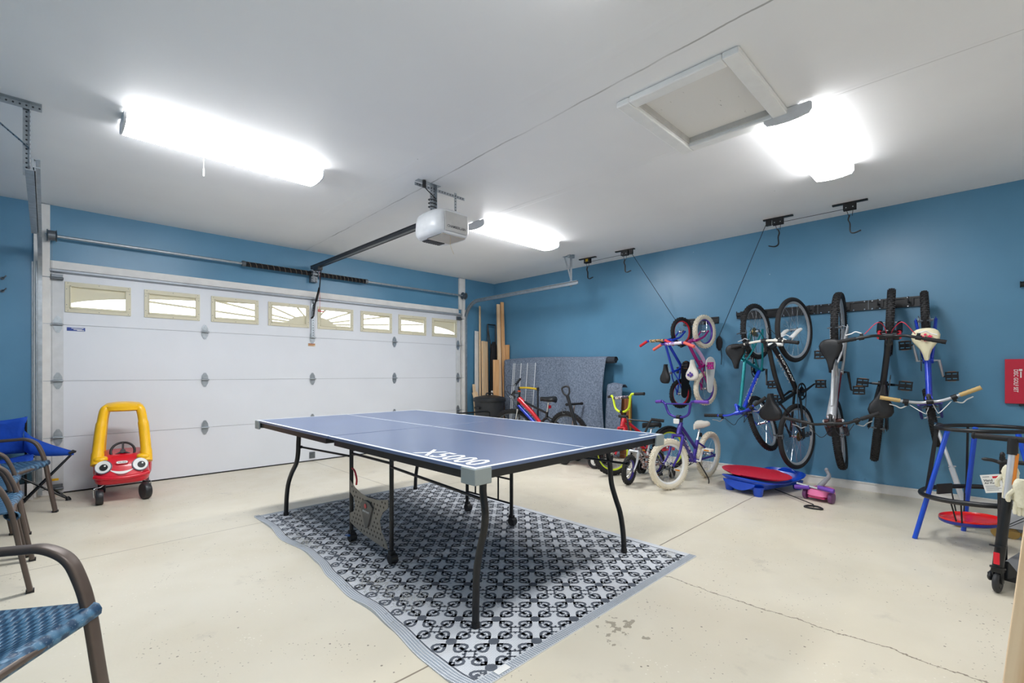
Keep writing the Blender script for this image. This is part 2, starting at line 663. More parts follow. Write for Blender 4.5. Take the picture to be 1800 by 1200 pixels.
def text_mesh(name, body, w, h, material, parent, M, extrude=0.0006, shear=0.0, label=None, spacing=1.0, bold=0.012):
    """lettering as a thin mesh, fitted to width w and height h, centred on M's origin in its xy plane"""
    cu = bpy.data.curves.new(name, 'FONT')
    cu.body = body
    cu.align_x = 'CENTER'
    cu.align_y = 'CENTER'
    cu.extrude = 0.01
    cu.offset = bold
    cu.shear = shear
    cu.space_character = spacing
    cu.resolution_u = 2
    t = bpy.data.objects.new(name, cu)
    COL.objects.link(t)
    bpy.context.view_layer.update()
    me = bpy.data.meshes.new_from_object(t.evaluated_get(bpy.context.evaluated_depsgraph_get()))
    bpy.data.objects.remove(t)
    xs = [v.co.x for v in me.vertices]
    ys = [v.co.y for v in me.vertices]
    sx, sy = w / (max(xs) - min(xs)), h / (max(ys) - min(ys))
    cx, cy = (max(xs) + min(xs)) / 2, (max(ys) + min(ys)) / 2
    for v in me.vertices:
        v.co = M @ Vector(((v.co.x - cx) * sx, (v.co.y - cy) * sy, v.co.z / 0.01 * extrude))
    me.materials.clear()
    me.materials.append(material)
    o = bpy.data.objects.new(name, me)
    COL.objects.link(o)
    if parent is not None:
        o.parent = parent
    if label:
        o['label'] = label
    return o


def basis(o, x, y, z=None):
    """matrix with origin o and axes x, y (z = x cross y)"""
    x = Vector(x).normalized()
    y = Vector(y)
    y = (y - x * y.dot(x)).normalized()
    z = x.cross(y)
    return Matrix(((x.x, y.x, z.x, o[0]), (x.y, y.y, z.y, o[1]), (x.z, y.z, z.z, o[2]), (0, 0, 0, 1)))
# ============================================================ THE ROOM
WX, CE, BACK, LEFT = 5.639, 2.716, -7.35, -1.0
DW, DH, SEC = 4.877, 2.134, 0.5334


def struct(name, mb, m, label, cat, parent=None, **k):
    o = mb.build(name, m, parent, **k)
    if parent is None:
        tag(o, label, cat, kind='structure')
    return o


mb = MB()
mb.bb((LEFT - .1, BACK - .1, -.12), (WX + .1, .30, 0))
struct('floor', mb, M_FLOOR, 'speckled beige painted concrete garage floor with cut joints', 'floor')
mb = MB()
mb.bb((LEFT - 4, .30, -.14), (WX + 4, 9, -.02))
struct('driveway_ground', mb, mat('driveway_concrete', '#b9b5ac', 0.8, bump=.1), 'pale concrete driveway outside the garage door', 'driveway')

# ceiling with an opening for the attic hatch
HX0, HX1, HY0, HY1 = 2.42, 3.10, -5.26, -4.74
mb = MB()
t = .02
mb.bb((LEFT - .1, BACK - .1, CE), (HX0, .2, CE + t))
mb.bb((HX1, BACK - .1, CE), (WX + .1, .2, CE + t))
mb.bb((HX0, BACK - .1, CE), (HX1, HY0, CE + t))
mb.bb((HX0, HY1, CE), (HX1, .2, CE + t))
struct('ceiling', mb, M_CEIL, 'pale grey plasterboard ceiling with visible board joints', 'ceiling')

# door wall: left strip, right strip, header over the door
mb = MB()
mb.bb((LEFT - .1, .0, 0), (-.06, .14, CE))
mb.bb((4.96, .0, 0), (WX + .1, .14, CE))
mb.bb((-.06, .0, 2.13), (4.96, .14, CE))
struct('wall_front', mb, M_WALL, 'blue wall around and above the garage door', 'wall')
mb = MB()
mb.bb((WX, BACK - .1, 0), (WX + .12, .14, CE))
struct('wall_right', mb, M_WALL, 'long blue wall carrying the hanging bicycles', 'wall')
mb = MB()
mb.bb((LEFT - .12, BACK - .1, 0), (LEFT, .14, CE))
struct('wall_left', mb, M_WALL, 'blue side wall behind the row of patio chairs', 'wall')
mb = MB()
mb.bb((LEFT - .1, BACK - .12, 0), (WX + .1, BACK, CE))
struct('wall_back', mb, mat('off_white_wall_paint', '#e3e0da', .6), 'off-white back wall of the garage', 'wall')  # unseen wall, its off-white picked to bounce light onto the ceiling

mb = MB()
mb.bb((WX - .018, BACK, .0), (WX, -.02, .080))
mb.bb((WX - .026, BACK, .074), (WX, -.02, .084))
struct('baseboard_right', mb, WOODW, 'white baseboard along the foot of the blue wall', 'baseboard', bev=.002)
mb = MB()
mb.bb((LEFT, -.016, 0), (-.22, 0, .09))
struct('baseboard_front', mb, WOODW, 'white baseboard beside the garage door', 'baseboard')

# white painted jambs and header board
mb = MB()
mb.bb((-.105, -.038, 0), (.004, -.002, CE - .01))
struct('trim_1', mb, WOODW, 'white painted jamb board left of the garage door', 'trim', bev=.003)
mb = MB()
mb.bb((4.828, -.038, 2.19), (4.95, -.002, CE - .01))
mb.bb((4.885, -.038, 0), (4.985, -.002, 2.19))
struct('trim_2', mb, WOODW, 'white painted jamb board right of the garage door', 'trim', bev=.003)
mb = MB()
mb.bb((.006, -.022, 2.12), (4.826, -.002, 2.196))
struct('trim_3', mb, WOODW, 'white painted header board above the garage door', 'trim', bev=.003)

# unseen stops added outside the door to block light leaking around it
mb = MB()
mb.bb((-.06, .047, 0), (.03, .14, 2.13))
mb.bb((4.85, .047, 0), (4.96, .14, 2.13))
mb.bb((.03, .047, 2.09), (4.85, .14, 2.13))
struct('trim_4', mb, WOODW, 'unseen white stop added around the garage door opening against light leaks', 'trim')

# attic hatch
h = thing('attic_hatch', 'white square attic hatch in a raised frame beside the ceiling light', 'attic hatch', (2.76, -5.0, CE), kind='structure')
mb = MB()
fw, fz = .082, .036
x0, x1, y0, y1 = 2.338, 3.182, -5.342, -4.658
L = lambda a: (a[0] - 2.76, a[1] + 5.0, a[2] - CE)
for a, b in (((x0, y0, CE - fz), (x1, y0 + fw, CE - .001)), ((x0, y1 - fw, CE - fz), (x1, y1, CE - .001)),
             ((x0, y0 + fw, CE - fz), (x0 + fw, y1 - fw, CE - .001)), ((x1 - fw, y0 + fw, CE - fz), (x1, y1 - fw, CE - .001))):
    mb.bb(L(a), L(b))
mb.build('hatch_frame', mat('hatch_white', '#eeeeec', .5, var=.03), h, bev=.008)
mb = MB()
for a, b in (((HX0 + .0005, HY0 + .0005, CE - .012), (HX0 + .011, HY1 - .0005, CE + .032)), ((HX1 - .011, HY0 + .0005, CE - .012), (HX1 - .0005, HY1 - .0005, CE + .032)),
             ((HX0 + .011, HY0 + .0005, CE - .012), (HX1 - .011, HY0 + .011, CE + .032)), ((HX0 + .011, HY1 - .011, CE - .012), (HX1 - .011, HY1 - .0005, CE + .032))):
    mb.bb(L(a), L(b))
mb.build('hatch_lining', mat('hatch_lining_grey', '#c4c2be', .6), h)


def hatch_panel_mat():
    m = bpy.data.materials.new('scuffed_white_board')
    m.use_nodes = True
    g = NG(m)
    tc = g.n.new('ShaderNodeTexCoord').outputs['Object']
    mp = g.n.new('ShaderNodeMapping')
    mp.inputs['Scale'].default_value = (1, 3.5, 1)
    g.nt.links.new(tc, mp.inputs[0])
    k = g.math('MULTIPLY', g.mapr(g.noise(mp.outputs[0], 13, 6, .75), .655, .68), g.mapr(g.noise(tc, 5, 2), .45, .6))
    g.nt.links.new(g.mix(k, lin('#e6e4df'), lin('#6c6862')), g.n['Principled BSDF'].inputs['Base Color'])
    g.n['Principled BSDF'].inputs['Roughness'].default_value = .6
    return m


mb = MB()
mb.bb(L((HX0 - .01, HY0 - .01, CE + .022)), L((HX1 + .01, HY1 + .01, CE + .034)))
mb.build('hatch_panel', hatch_panel_mat(), h)

# ============================================================ CEILING LIGHTS
FIX = mat('fixture_white', '#cfd0d2', .45)


def light(loc, rz, label, power=1.0):
    # power set per fixture to balance the brightness across the ceiling
    M_DIFF = emis('lit_diffuser_%d' % int(power * 100), (0.975, 0.985, 1.0, 1), LAMP * power)
    M_DIFF_SIDE = emis('lit_diffuser_side_%d' % int(power * 100), (0.975, 0.985, 1.0, 1), LAMP * power * .24)
    t = thing('fluorescent_light', label, 'ceiling light', loc, rz, 'wraparound ceiling lights')
    Lh, W = .60, .128
    mb = MB()
    mb.bb((-Lh + .01, -.062, -.022), (Lh - .01, .062, -.001))
    mb.build('housing', FIX, t)
    prof = [(-W * .92, -.004), (-W, -.014), (-W, -.050), (-W * .88, -.072), (-W * .45, -.081), (0, -.084), (W * .45, -.081), (W * .88, -.072), (W, -.050), (W, -.014), (W * .92, -.004)]
    mb = MB()
    mb.loft([[(x, y, z) for y, z in prof] for x in (-Lh + .012, Lh - .012)], closed=True, cap=False)
    nq = len(prof)
    for q_ in range(len(mb.f)):
        if q_ % nq in (0, 1, nq - 3, nq - 2):
            mb.mi[q_] = 1
    mb.build('diffuser', [M_DIFF, M_DIFF_SIDE], t)
    for sgn in (-1, 1):
        mb = MB()
        mb.prism([(y * 1.0, z) for y, z in prof], 0, .012, basis((sgn * Lh - (.0 if sgn > 0 else 0) - (.012 if sgn > 0 else 0), 0, 0), (0, 1, 0), (0, 0, 1)))
        mb.build('end_cap', FIX, t)
    return t


la = light((.905, -2.45, CE), 0, 'long bright ceiling light at the far side above the white garage door left half', 1.3)
mb = MB()
mb.cyl((-.17, -.0, -.10), (-.17, -.0, -.245), .0012, 6)
mb.cyl((-.17, -.0, -.195), (-.17, -.0, -.245), .0035, 8)
mb.build('pull_chain', WHP, la)
light((3.745, -2.44, CE), 0, 'bright ceiling light behind the garage door opener', 1.2)
light((3.705, -5.34, CE), 0, 'bright ceiling light next to the attic hatch', .8)
light((.905, -5.34, CE), 0, 'unseen ceiling light added over the near corner of the garage', 1.05)  # added fixture out of view, helps brighten the room

# ============================================================ GARAGE DOOR
door = thing('door_1', 'white four-section overhead garage door with sunburst windows', 'garage door', (0, 0, 0), kind='structure')
WINX = [.104 + .6003 * i for i in range(8)]
WZ0, WZ1, WW = 1.722, 2.012, .492
for k in range(4):
    mb = MB()
    z0, z1 = k * SEC + .0015 + (.012 if k == 0 else 0), (k + 1) * SEC - .0015
    if k < 3:
        mb.bb((0, .0, z0), (DW, .045, z1))
    else:  # the windowed section: rails and stiles around eight openings
        mb.bb((0, .0, z0), (DW, .045, WZ0 + .03))
        mb.bb((0, .0, WZ1 - .03), (DW, .045, z1))
        xs = [0] + sum([[x + .03, x + WW - .03] for x in WINX], []) + [DW]
        for i in range(0, len(xs), 2):
            mb.bb((xs[i], .0, WZ0 + .03), (xs[i + 1], .045, WZ1 - .03))
    mb.build('door_section', DOORW, door)
mb = MB()
for k in range(1, 4):
    mb.bb((0, .012, k * SEC - .012), (DW, .040, k * SEC + .012))
mb.build('section_joint', mat('joint_grey', '#8b8e92', .6), door)
# end stiles
mb = MB()
for k in range(4):
    for xa, xb in ((0, .095), (DW - .095, DW)):
        mb.bb((xa, -.004, k * SEC + .008), (xb, .0, (k + 1) * SEC - .008))
mb.build('end_stile', mat('stile_white', '#cdcfd1', .45), door)
mb = MB()
mb.bb((0, .0, 0), (DW, .05, .014))
mb.build('bottom_seal', BLKR, door)
# top strut (galvanised reinforcement, painted)
mb = MB()
mb.add([(0, -.001, 2.118), (0, -.05, 2.112), (0, -.052, 2.094), (0, -.001, 2.083), (DW, -.001, 2.118), (DW, -.05, 2.112), (DW, -.052, 2.094), (DW, -.001, 2.083)],
       [(0, 1, 5, 4), (1, 2, 6, 5), (2, 3, 7, 6), (0, 3, 2, 1), (4, 5, 6, 7)], 0, False)
mb.build('top_strut', mat('strut_grey', '#a5abb3', .45, .35), door)


def clip(poly, x0, x1, z0, z1):
    def cut(P, ax, v, keep_less):
        out = []
        for i in range(len(P)):
            a, b = P[i], P[(i + 1) % len(P)]
            ia = (a[ax] <= v) if keep_less else (a[ax] >= v)
            ib = (b[ax] <= v) if keep_less else (b[ax] >= v)
            if ia:
                out.append(a)
            if ia != ib:
                t = (v - a[ax]) / (b[ax] - a[ax])
                out.append(tuple(a[k] + t * (b[k] - a[k]) for k in (0, 1)))
        return out
    for ax, v, l in ((0, x1, True), (0, x0, False), (1, z1, True), (1, z0, False)):
        if len(poly) < 3:
            return []
        poly = cut(poly, ax, v, l)
    return poly if len(poly) >= 3 else []


CXD, CZD, AX, AZ = DW / 2, 1.768, 2.34, .205
strips = []
N = 220
for i in range(N):   # above the big arch
    xa, xb = i * DW / N, (i + 1) * DW / N
    za = CZD + AZ * math.sqrt(max(0, 1 - ((xa - CXD) / AX) ** 2))
    zb = CZD + AZ * math.sqrt(max(0, 1 - ((xb - CXD) / AX) ** 2))
    strips.append([(xa, za), (xb, zb), (xb, 2.2), (xa, 2.2)])
for i in range(24):  # hub
    a0, a1 = pi * i / 24, pi * (i + 1) / 24
    strips.append([(CXD, CZD - .05), (CXD + .30 * cos(a0), CZD + .115 * sin(a0)), (CXD + .30 * cos(a1), CZD + .115 * sin(a1))])
strips.append([(CXD - .30, CZD - .1), (CXD + .30, CZD - .1), (CXD + .30, CZD + .002), (CXD - .30, CZD + .002)])
strips.append([(0, 1.6), (DW, 1.6), (DW, CZD - .004), (0, CZD - .004)])
for sg in (-1, 1):
    for sl in (.0, .072, .18, .385, 1.15):
        dv = Vector((sg, sl)).normalized()
        nv = Vector((-dv.y, dv.x)) * .0115
        c0, c1 = Vector((CXD, CZD)), Vector((CXD, CZD)) + dv * (.6 if sl > 1 else 2.6)
        q = [c0 - nv, c1 - nv, c1 + nv, c0 + nv]
        strips.append([(v.x, v.y) for v in q])
# overlapping pieces lie in thin layers of their own
strips = [s_[:-1] + [(s_[-1][0], s_[-1][1], 0 if k_ < N else (1 if k_ < N + 24 else (2 if k_ < N + 26 else 3 + (k_ % 2))))] for k_, s_ in enumerate(strips)]
for i, x in enumerate(WINX):
    fr = MB()
    a, b, c, d = x, x + WW, WZ0, WZ1
    for p, q in (((a, -.011, c), (b, -.001, c + .042)), ((a, -.011, d - .042), (b, -.001, d)), ((a, -.011, c + .042), (a + .042, -.001, d - .042)), ((b - .042, -.011, c + .042), (b, -.001, d - .042))):
        fr.bb(p, q)
    # raised inner lip
    for p, q in (((a + .034, -.017, c + .034), (b - .034, -.002, c + .044)), ((a + .034, -.017, d - .044), (b - .034, -.002, d - .034)), ((a + .034, -.017, c + .034), (a + .044, -.002, d - .034)), ((b - .044, -.017, c + .034), (b - .034, -.002, d - .034))):
        fr.bb(p, q)
    f = fr.build('window_frame', CREAM, door, bev=.002)
    sc = MB()
    for u in (.02, .25, .5, .75, .98):
        for zz in (c + .014, d - .014):
            if u in (.25, .75):
                continue
            sc.cyl((a + .012 + u * (WW - .024), -.0125, zz), (a + .012 + u * (WW - .024), -.010, zz), .0035, 8)
    for zz in (c + .07, d - .07):
        sc.cyl((a + .012, -.0125, zz), (a + .012, -.010, zz), .0035, 8)
        sc.cyl((b - .012, -.0125, zz), (b - .012, -.010, zz), .0035, 8)
    sc.build('screws', DGALV, f)
    gr = MB()
    for s_ in strips:
        q = clip([p_[:2] for p_ in s_], a + .036, b - .036, c + .036, d - .036)
        if q:
            gr.prism([(px, pz) for px, pz in q], 0, .002, Matrix(((1, 0, 0, 0), (0, 0, 1, .012 + .0023 * s_[-1][2]), (0, 1, 0, 0), (0, 0, 0, 1))))
    gr.build('sunburst_insert', CREAM, f)
    pn = MB()
    pn.bb((a + .036, .024, c + .036), (b - .036, .027, d - .036))
    pn.build('window_pane', M_CLEAR, f)


def hinge_mb(x, z, roller=0):
    mb = MB()
    for sg in (-1, 1):
        P = [(x - .032, z + sg * .012), (x + .032, z + sg * .012), (x + .030, z + sg * .040), (x + .010, z + sg * .078), (x - .010, z + sg * .078), (x - .030, z + sg * .040)]
        if sg < 0:
            P = P[::-1]
        mb.prism(P, 0, .004, Matrix(((1, 0, 0, 0), (0, 0, -1, -.004), (0, 1, 0, 0), (0, 0, 0, 1))))
        mb.add([(x - .032, -.006, z + sg * .012), (x + .032, -.006, z + sg * .012), (x + .032, -.030, z + sg * .004), (x - .032, -.030, z + sg * .004)], [(0, 1, 2, 3)], 0, False)
        for dx, dz in ((-.016, .03), (.016, .03), (0, .058)):
            mb.cyl((x + dx, -.008, z + sg * dz), (x + dx, -.014, z + sg * dz), .005, 6)
    mb.cyl((x - .038, -.030, z), (x + .038, -.030, z), .0075, 10)
    if roller:
        mb.cyl((x, -.034, z), (x + roller * .10, -.034, z), .005, 8)
    return mb


for k in (1, 2, 3):
    for x in (.056, 1.244, 2.439, 3.639, DW - .056):
        r = -1 if x < .1 else (1 if x > 4.8 else 0)
        hinge_mb(x, k * SEC, r).build('hinge', GALV, door)
for x, r in ((.05, -1), (DW - .05, 1)):
    for z in (2.035, .06):
        mb = MB()
        mb.bb((x - .04, -.030, z - .02), (x + .04, -.004, z + .035))
        mb.cyl((x, -.034, z), (x + r * .10, -.034, z), .006, 8)
        mb.cyl((x - .045, -.036, z - .005), (x + .045, -.036, z - .005), .012, 10)
        mb.build('roller_bracket', DGALV, door)
mb = MB()
mb.bb((2.40, -.012, .04), (2.47, -.002, .12))
mb.cyl((2.435, -.012, .09), (2.435, -.022, .09), .012, 10)
mb.build('lift_handle_plate', DGALV, door)
mb = MB()
mb.bb((2.418, -.026, 1.60), (2.462, -.003, 2.082))
mb.build('operator_reinforcement', GALV, door, bev=.003)
mb = MB()
for i in range(14):
    mb.cyl((2.44, -.0265, 1.63 + i * .032), (2.44, -.0285, 1.63 + i * .032), .006, 8)
mb.build('punched_holes', BLKM, door)
mb = MB()
mb.bb((.118, -.003, 1.545), (.248, -.0005, 1.578))
st = mb.build('blue_sticker', mat('sticker_blue', '#1c3f93', .4), door)
mb = MB()
for a, b, c in ((.150, .236, 1.568), (.165, .225, 1.556), (.190, .240, 1.550)):
    mb.bb((a, -.004, c), (b, -.003, c + .005))
mb.build('sticker_print', WHP, st)
mb = MB()
mb.bb((.012, -.006, .128), (.062, -.004, .150))
mb.build('yellow_tape', YELP, door)
mb = MB()
mb.bb((2.385, -.003, 1.49), (2.475, -.0005, 1.525))
lb = mb.build('warning_sticker', mat('sticker_tan', '#c8b083', .5), door)
mb = MB()
mb.bb((2.39, -.004, 1.512), (2.47, -.003, 1.521))
mb.bb((2.39, -.004, 1.494), (2.455, -.003, 1.500))
mb.build('sticker_print', mat('print_red', '#a33a26', .5), lb)

# ============================================================ TORSION SHAFT, TRACKS
ts = thing('torsion_shaft', 'steel torsion shaft with two black coil springs above the garage door', 'garage door spring', (2.44, -.10, 2.41))
mb = MB()
mb.cyl((-2.47, 0, 0), (2.45, 0, 0), .0135, 14)
mb.build('shaft', GALV, ts)
for xa, xb in ((-.83, -.06), (.05, .70)):
    mb = MB()
    n = int((xb - xa) / .0075)
    pts = [(xa + (xb - xa) * i / (n * 8), .026 * cos(i * pi / 4), .026 * sin(i * pi / 4)) for i in range(n * 8 + 1)]
    mb.tube(pts, .0042, 4)
    mb.cyl((xa, 0, 0), (xb, 0, 0), .0245, 14)
    sp = mb.build('coil_spring', mat('spring_black', '#1b1b1e', .42, .3), ts)
    mb = MB()
    e = xa if xa < 0 else xb
    mb.cyl((e - .018, 0, 0), (e + .018, 0, 0), .033, 12)
    mb.build('winding_cone', DGALV, sp)
    mb = MB()
    nn = 11
    pts = [(xa + .03 + (xb - xa - .06) * i / (nn * 8), .0315 * cos(i * pi / 4), .0315 * sin(i * pi / 4)) for i in range(nn * 8 + 1)]
    mb.tube(pts, .0016, 4)
    mb.build('paint_stripe', mat('stripe_tan', '#b9a58f', .6), sp)
mb = MB()
mb.bb((-.045, .02, -.10), (.035, .095, .05))
mb.bb((-.045, -.03, -.03), (-.038, .03, .03))
mb.bb((.028, -.03, -.03), (.035, .03, .03))
for dx in (-.03, .02):
    for dz in (-.085, -.055, .035):
        mb.cyl((dx, .02, dz), (dx, .005, dz), .009, 6)
mb.build('centre_bracket', DGALV, ts)
for x in (-2.425, 2.435):
    mb = MB()
    mb.lathe([(.012, -.035), (.05, -.035), (.056, -.03), (.046, -.025), (.046, .025), (.056, .03), (.05, .035), (.012, .035)], 24, xf((x, 0, 0), (0, pi / 2, 0)))
    dr = mb.build('cable_drum', DGALV, ts)
    mb = MB()
    mb.cyl((x, -.02 + .06, -.02), (x, .06, -2.36), .0016, 5)
    mb.build('lift_cable', DGALV, dr)


def track(name, side, x, label):
    """side -1 left, +1 right: vertical channel, curved corner, horizontal channel, ceiling bracket"""
    t = thing(name, label, 'garage door track', (x, -.045, 0), group='garage door tracks')
    z = 2.315
    R = .33
    pts = [(0, 0, .02), (0, 0, .6), (0, 0, 1.2), (0, 0, z - R)]
    for i in range(1, 13):
        a = pi / 2 * i / 12
        pts.append((0, -R + R * cos(a), z - R + R * sin(a)))
    yend = -2.33
    pts += [(0, -1.2, z + .008), (0, yend, z + .018)]
    # channel section: C opening inward, (inward offset, outward normal offset)
    sec = [(.004, -.026), (.034, -.026), (.034, -.020), (.009, -.020), (.009, .020), (.034, .020), (.034, .026), (.004, .026)]
    rings = []
    P = [Vector(p) for p in pts]
    for i, p in enumerate(P):
        a, b = P[max(i - 1, 0)], P[min(i + 1, len(P) - 1)]
        T = (b - a).normalized()
        nrm = Vector((0, T.z, -T.y))
        rings.append([tuple(p + Vector((-side * q[0] + side * .02, 0, 0)) + nrm * q[1]) for q in sec])
    mb = MB()
    vert, hori = rings[:4], rings[3:]
    mb.loft(vert, sm=False)
    mb.build('vertical_track', GALV, t)
    mb = MB()
    mb.loft(hori, sm=True)
    mb.build('horizontal_track', GALV, t)
    if side < 0:
        mb = MB()
        mb.bb((-.048, yend, z - .028), (-.006, -.62, z - .024))
        mb.bb((-.010, yend, z - .028), (-.006, -.62, z + .030))
        mb.build('reinforcing_angle', GALV, t)
    # angle brackets to the jamb
    mb = MB()
    mb.bb((side * .018, -.02, .1), (side * .026, .042, z - .15))
    mb.bb((side * .020, .034, .1), (side * .055, .04, z - .15))
    for k in range(12):
        mb.cyl((side * .040, .036, .2 + k * .17), (side * .040, .030, .2 + k * .17), .007, 6)
    mb.build('wall_angle', GALV, t)
    # ceiling hanger: drop angle, brace and top bar of punched steel
    mb = MB()
    y = -2.20
    x0 = side * .03
    mb.bb((x0 - .0015, y - .018, z - .02), (x0 + .0015, y + .018, CE - .002))
    mb.bb((x0 - .0015, y + .015, z - .02), (x0 + side * .03, y + .018, CE - .002))
    d = -.26
    mb.bb((x0 - .05, y - .02, CE - .036), (x0 + .05, y + .02, CE - .001)) if side > 0 else None
    if side < 0:
        mb.bb((x0 + d - .2, y - .002, CE - .036), (x0 + .05, y + .002, CE - .001))
        mb.bb((x0 + d - .2, y - .036, CE - .004), (x0 + .05, y + .002, CE - .001))
        mb.tube([(x0 + d, y + .004, CE - .03), (x0, y + .004, z + .14)], .02, 4, flat=(.0015, .018))
    else:
        mb.bb((x0 - .02, y - .05, CE - .006), (x0 + .02, y + .13, CE - .001))
        mb.tube([(x0 + .004, y + .11, CE - .01), (x0 + .004, y, z + .07)], .02, 4, flat=(.0015, .014))
    mb.build('ceiling_hanger', GALV, t)
    mb = MB()
    k = z
    while k < CE - .03:
        mb.cyl((x0 - side * .0025, y, k), (x0 + side * .0025, y, k), .005, 8)
        mb.cyl((x0 + side * .014, y + .0135, k), (x0 + side * .014, y + .0195, k), .005, 8)
        k += .027
    if side < 0:
        for i in range(18):
            mb.cyl((x0 + .04 - i * .027, y - .004, CE - .018), (x0 + .04 - i * .027, y + .004, CE - .018), .005, 8)
        for i in range(1, 12):
            a = i / 12
            px, pz = x0 + d + (-d) * a, CE - .03 + (z + .17 - CE) * a
            mb.cyl((px, y - .0, pz), (px, y + .0065, pz), .0045, 8)
    mb.build('punched_holes', mat('hole_dark', '#3c3e42', .8), t)
    return t


track('garage_door_track', -1, -.062, 'steel door track rising beside the blue folding camp chair')
track('garage_door_track', 1, 4.945, 'steel door track curving over the leaning lumber')

# ============================================================ OPENER
op = thing('garage_door_opener', 'white and grey garage door opener motor hanging from punched steel straps', 'garage door opener', (2.41, -2.86, 2.395))
# housing: rounded white shell with grey underside and grey rear face
ring = []
W2, L2, Hh = .185, .215, .10
mb = MB()
rings = []
for zz, k in ((-.105, .80), (-.098, .90), (-.07, .985), (-.02, 1.0), (.04, .985), (.085, .93), (.105, .80)):
    r = []
    for i in range(32):
        a = 2 * pi * i / 32
        f = lambda q, e: math.copysign(abs(q) ** e, q)
        xx, yy = W2 * f(cos(a), .55) * k, L2 * f(sin(a), .62) * k
        r.append((xx, max(yy, -.19), zz))
    rings.append(r)
mb.loft(rings)
mb.build('motor_housing', mat('opener_white', '#d8dadc', .38), op)
mb = MB()
mb.bb((-.115, -.205, -.085), (.115, -.186, .075))
pnl = mb.build('rear_panel', mat('opener_grey', '#b4b3b0', .5), op, bev=.006)
text_mesh('maker_lettering', 'CHAMBERLAIN', .19, .022, mat('print_dark', '#3a3a40', .5), pnl, basis((.0, -.2056, -.045), (1, 0, 0), (0, 0, 1)))
mb = MB()
mb.bb((-.12, -.17, -.113), (.12, .05, -.102))
mb.build('light_lens', mat('opener_lens', '#a79f95', .35), op, bev=.004)
mb = MB()
mb.bb((-.10, .07, -.112), (.08, .15, -.100))
for i in range(7):
    mb.bb((-.09 + i * .024, .075, -.116), (-.082 + i * .024, .145, -.110))
mb.build('vent_grille', mat('opener_dark', '#4a4b4e', .5), op)
mb = MB()
mb.tube(smooth([(-.03, -.16, -.11), (-.035, -.165, -.15), (-.02, -.15, -.19), (.02, -.14, -.25)], 5), .0013, 5)
mb.build('antenna_wire', mat('wire_tan', '#b79e64', .5), op)
mb = MB()
mb.bb((-.018, .19, .075), (.018, 2.80, .093))
mb.bb((-.018, .19, .093), (-.015, 2.80, .112))
mb.bb((.015, .19, .093), (.018, 2.80, .112))
mb.bb((-.024, .19, .112), (.024, 2.80, .116))
mb.build('rail', mat('rail_dark', '#3b3f46', .35, .6), op)
mb = MB()
mb.tube([(-.004, .19, .058), (-.004, 2.72, .058)], .0045, 6)
mb.build('drive_chain', BLKM, op)
mb = MB()
mb.bb((-.03, 2.54, .035), (.03, 2.66, .074))
mb.cyl((0, 2.66, .062), (0, 2.70, .062), .025, 10)
mb.build('trolley', BLKM, op)
mb = MB()
# bent door arm from the trolley down to the door bracket
mb.tube([(.055, 2.65, .05), (.055, 2.70, -.20), (.045, 2.76, -.335)], .01, 4, flat=(.004, .013))
mb.tube([(.055, 2.70, -.16), (.045, 2.815, -.36), (.02, 2.80, -.52), (.005, 2.83, -.55)], .01, 4, flat=(.004, .012))
mb.build('door_arm', BLKM, op)
mb = MB()
mb.tube(smooth([(.03, 2.66, .04), (.055, 2.68, .01), (.06, 2.70, -.05), (.065, 2.71, -.3), (.065, 2.71, -.46)], 5), .0022, 6)
rc = mb.build('release_cord', mat('cord_red', '#c4474a', .7), op)
mb = MB()
mb.tube([(.045, 2.71, -.462), (.115, 2.71, -.462)], .0075, 8)
mb.tube(smooth([(.045, 2.71, -.462), (.05, 2.71, -.44), (.065, 2.71, -.435)], 3), .005, 6)
mb.build('release_handle', mat('handle_red', '#c8303a', .4), rc)
# straps
mb = MB()
y = -.04
mb.bb((-.285, y - .03, .318), (-.06, y + .02, .3205))
mb.bb((-.30, y - .002, .275), (.215, y + .002, .3))
mb.build('ceiling_strap', GALV, op)
for xx, col in ((-.125, 0), (.115, 0)):
    mb = MB()
    w = .026 if xx < 0 else .012
    mb.bb((xx - w, y - .0015, .10), (xx + w, y + .0015, .318))
    if xx < 0:
        mb.bb((xx + w - .003, y - .03, .10), (xx + w, y, .318))
    mb.build('hanger_strap', GALV, op)
mb = MB()
for xx in (-.137, -.113, .115):
    for i in range(8):
        mb.cyl((xx, y - .003, .115 + i * .026), (xx, y + .003, .115 + i * .026), .005, 8)
for i in range(18):
    mb.cyl((-.28 + i * .028, y - .004, .288), (-.28 + i * .028, y + .004, .288), .005, 8)
mb.build('punched_holes', mat('hole_dark', '#3c3e42', .8), op)
mb = MB()
pts = [(-.235, -.08, .30), (-.235, -.09, .26), (-.20, -.09, .235), (-.15, -.08, .215)]
for i in range(26):
    a = i * pi / 4
    pts.append((-.125 + .035 * cos(a), y + .035 * sin(a), .21 - i * .0038))
pts += [(-.10, -.02, .112), (-.03, .0, .12), (.03, .02, .108)]
mb.tube(smooth(pts, 3), .0042, 6)
mb.cyl((-.235, -.08, .315), (-.235, -.08, .262), .016, 10)
mb.build('power_cord', BLKP, op)
# ============================================================ RUG
RX0, RX1, RY0, RY1 = 1.06, 2.853, -4.905, -2.09
LEFT_EDGE = [(-2.09, 1.150), (-2.45, 1.150), (-2.785, 1.118), (-3.10, 1.150), (-3.353, 1.131), (-3.60, 1.095), (-3.899, 1.070), (-4.10, 1.082), (-4.296, 1.067), (-4.615, 1.034), (-4.781, 1.031), (-4.905, 1.045)]


def left_x(y):
    for (ya, xa), (yb, xb) in zip(LEFT_EDGE, LEFT_EDGE[1:]):
        if yb <= y <= ya:
            t = (ya - y) / (ya - yb)
            t = t * t * (3 - 2 * t)
            return xa + (xb - xa) * t
    return 1.045 if y < -4.9 else 1.15


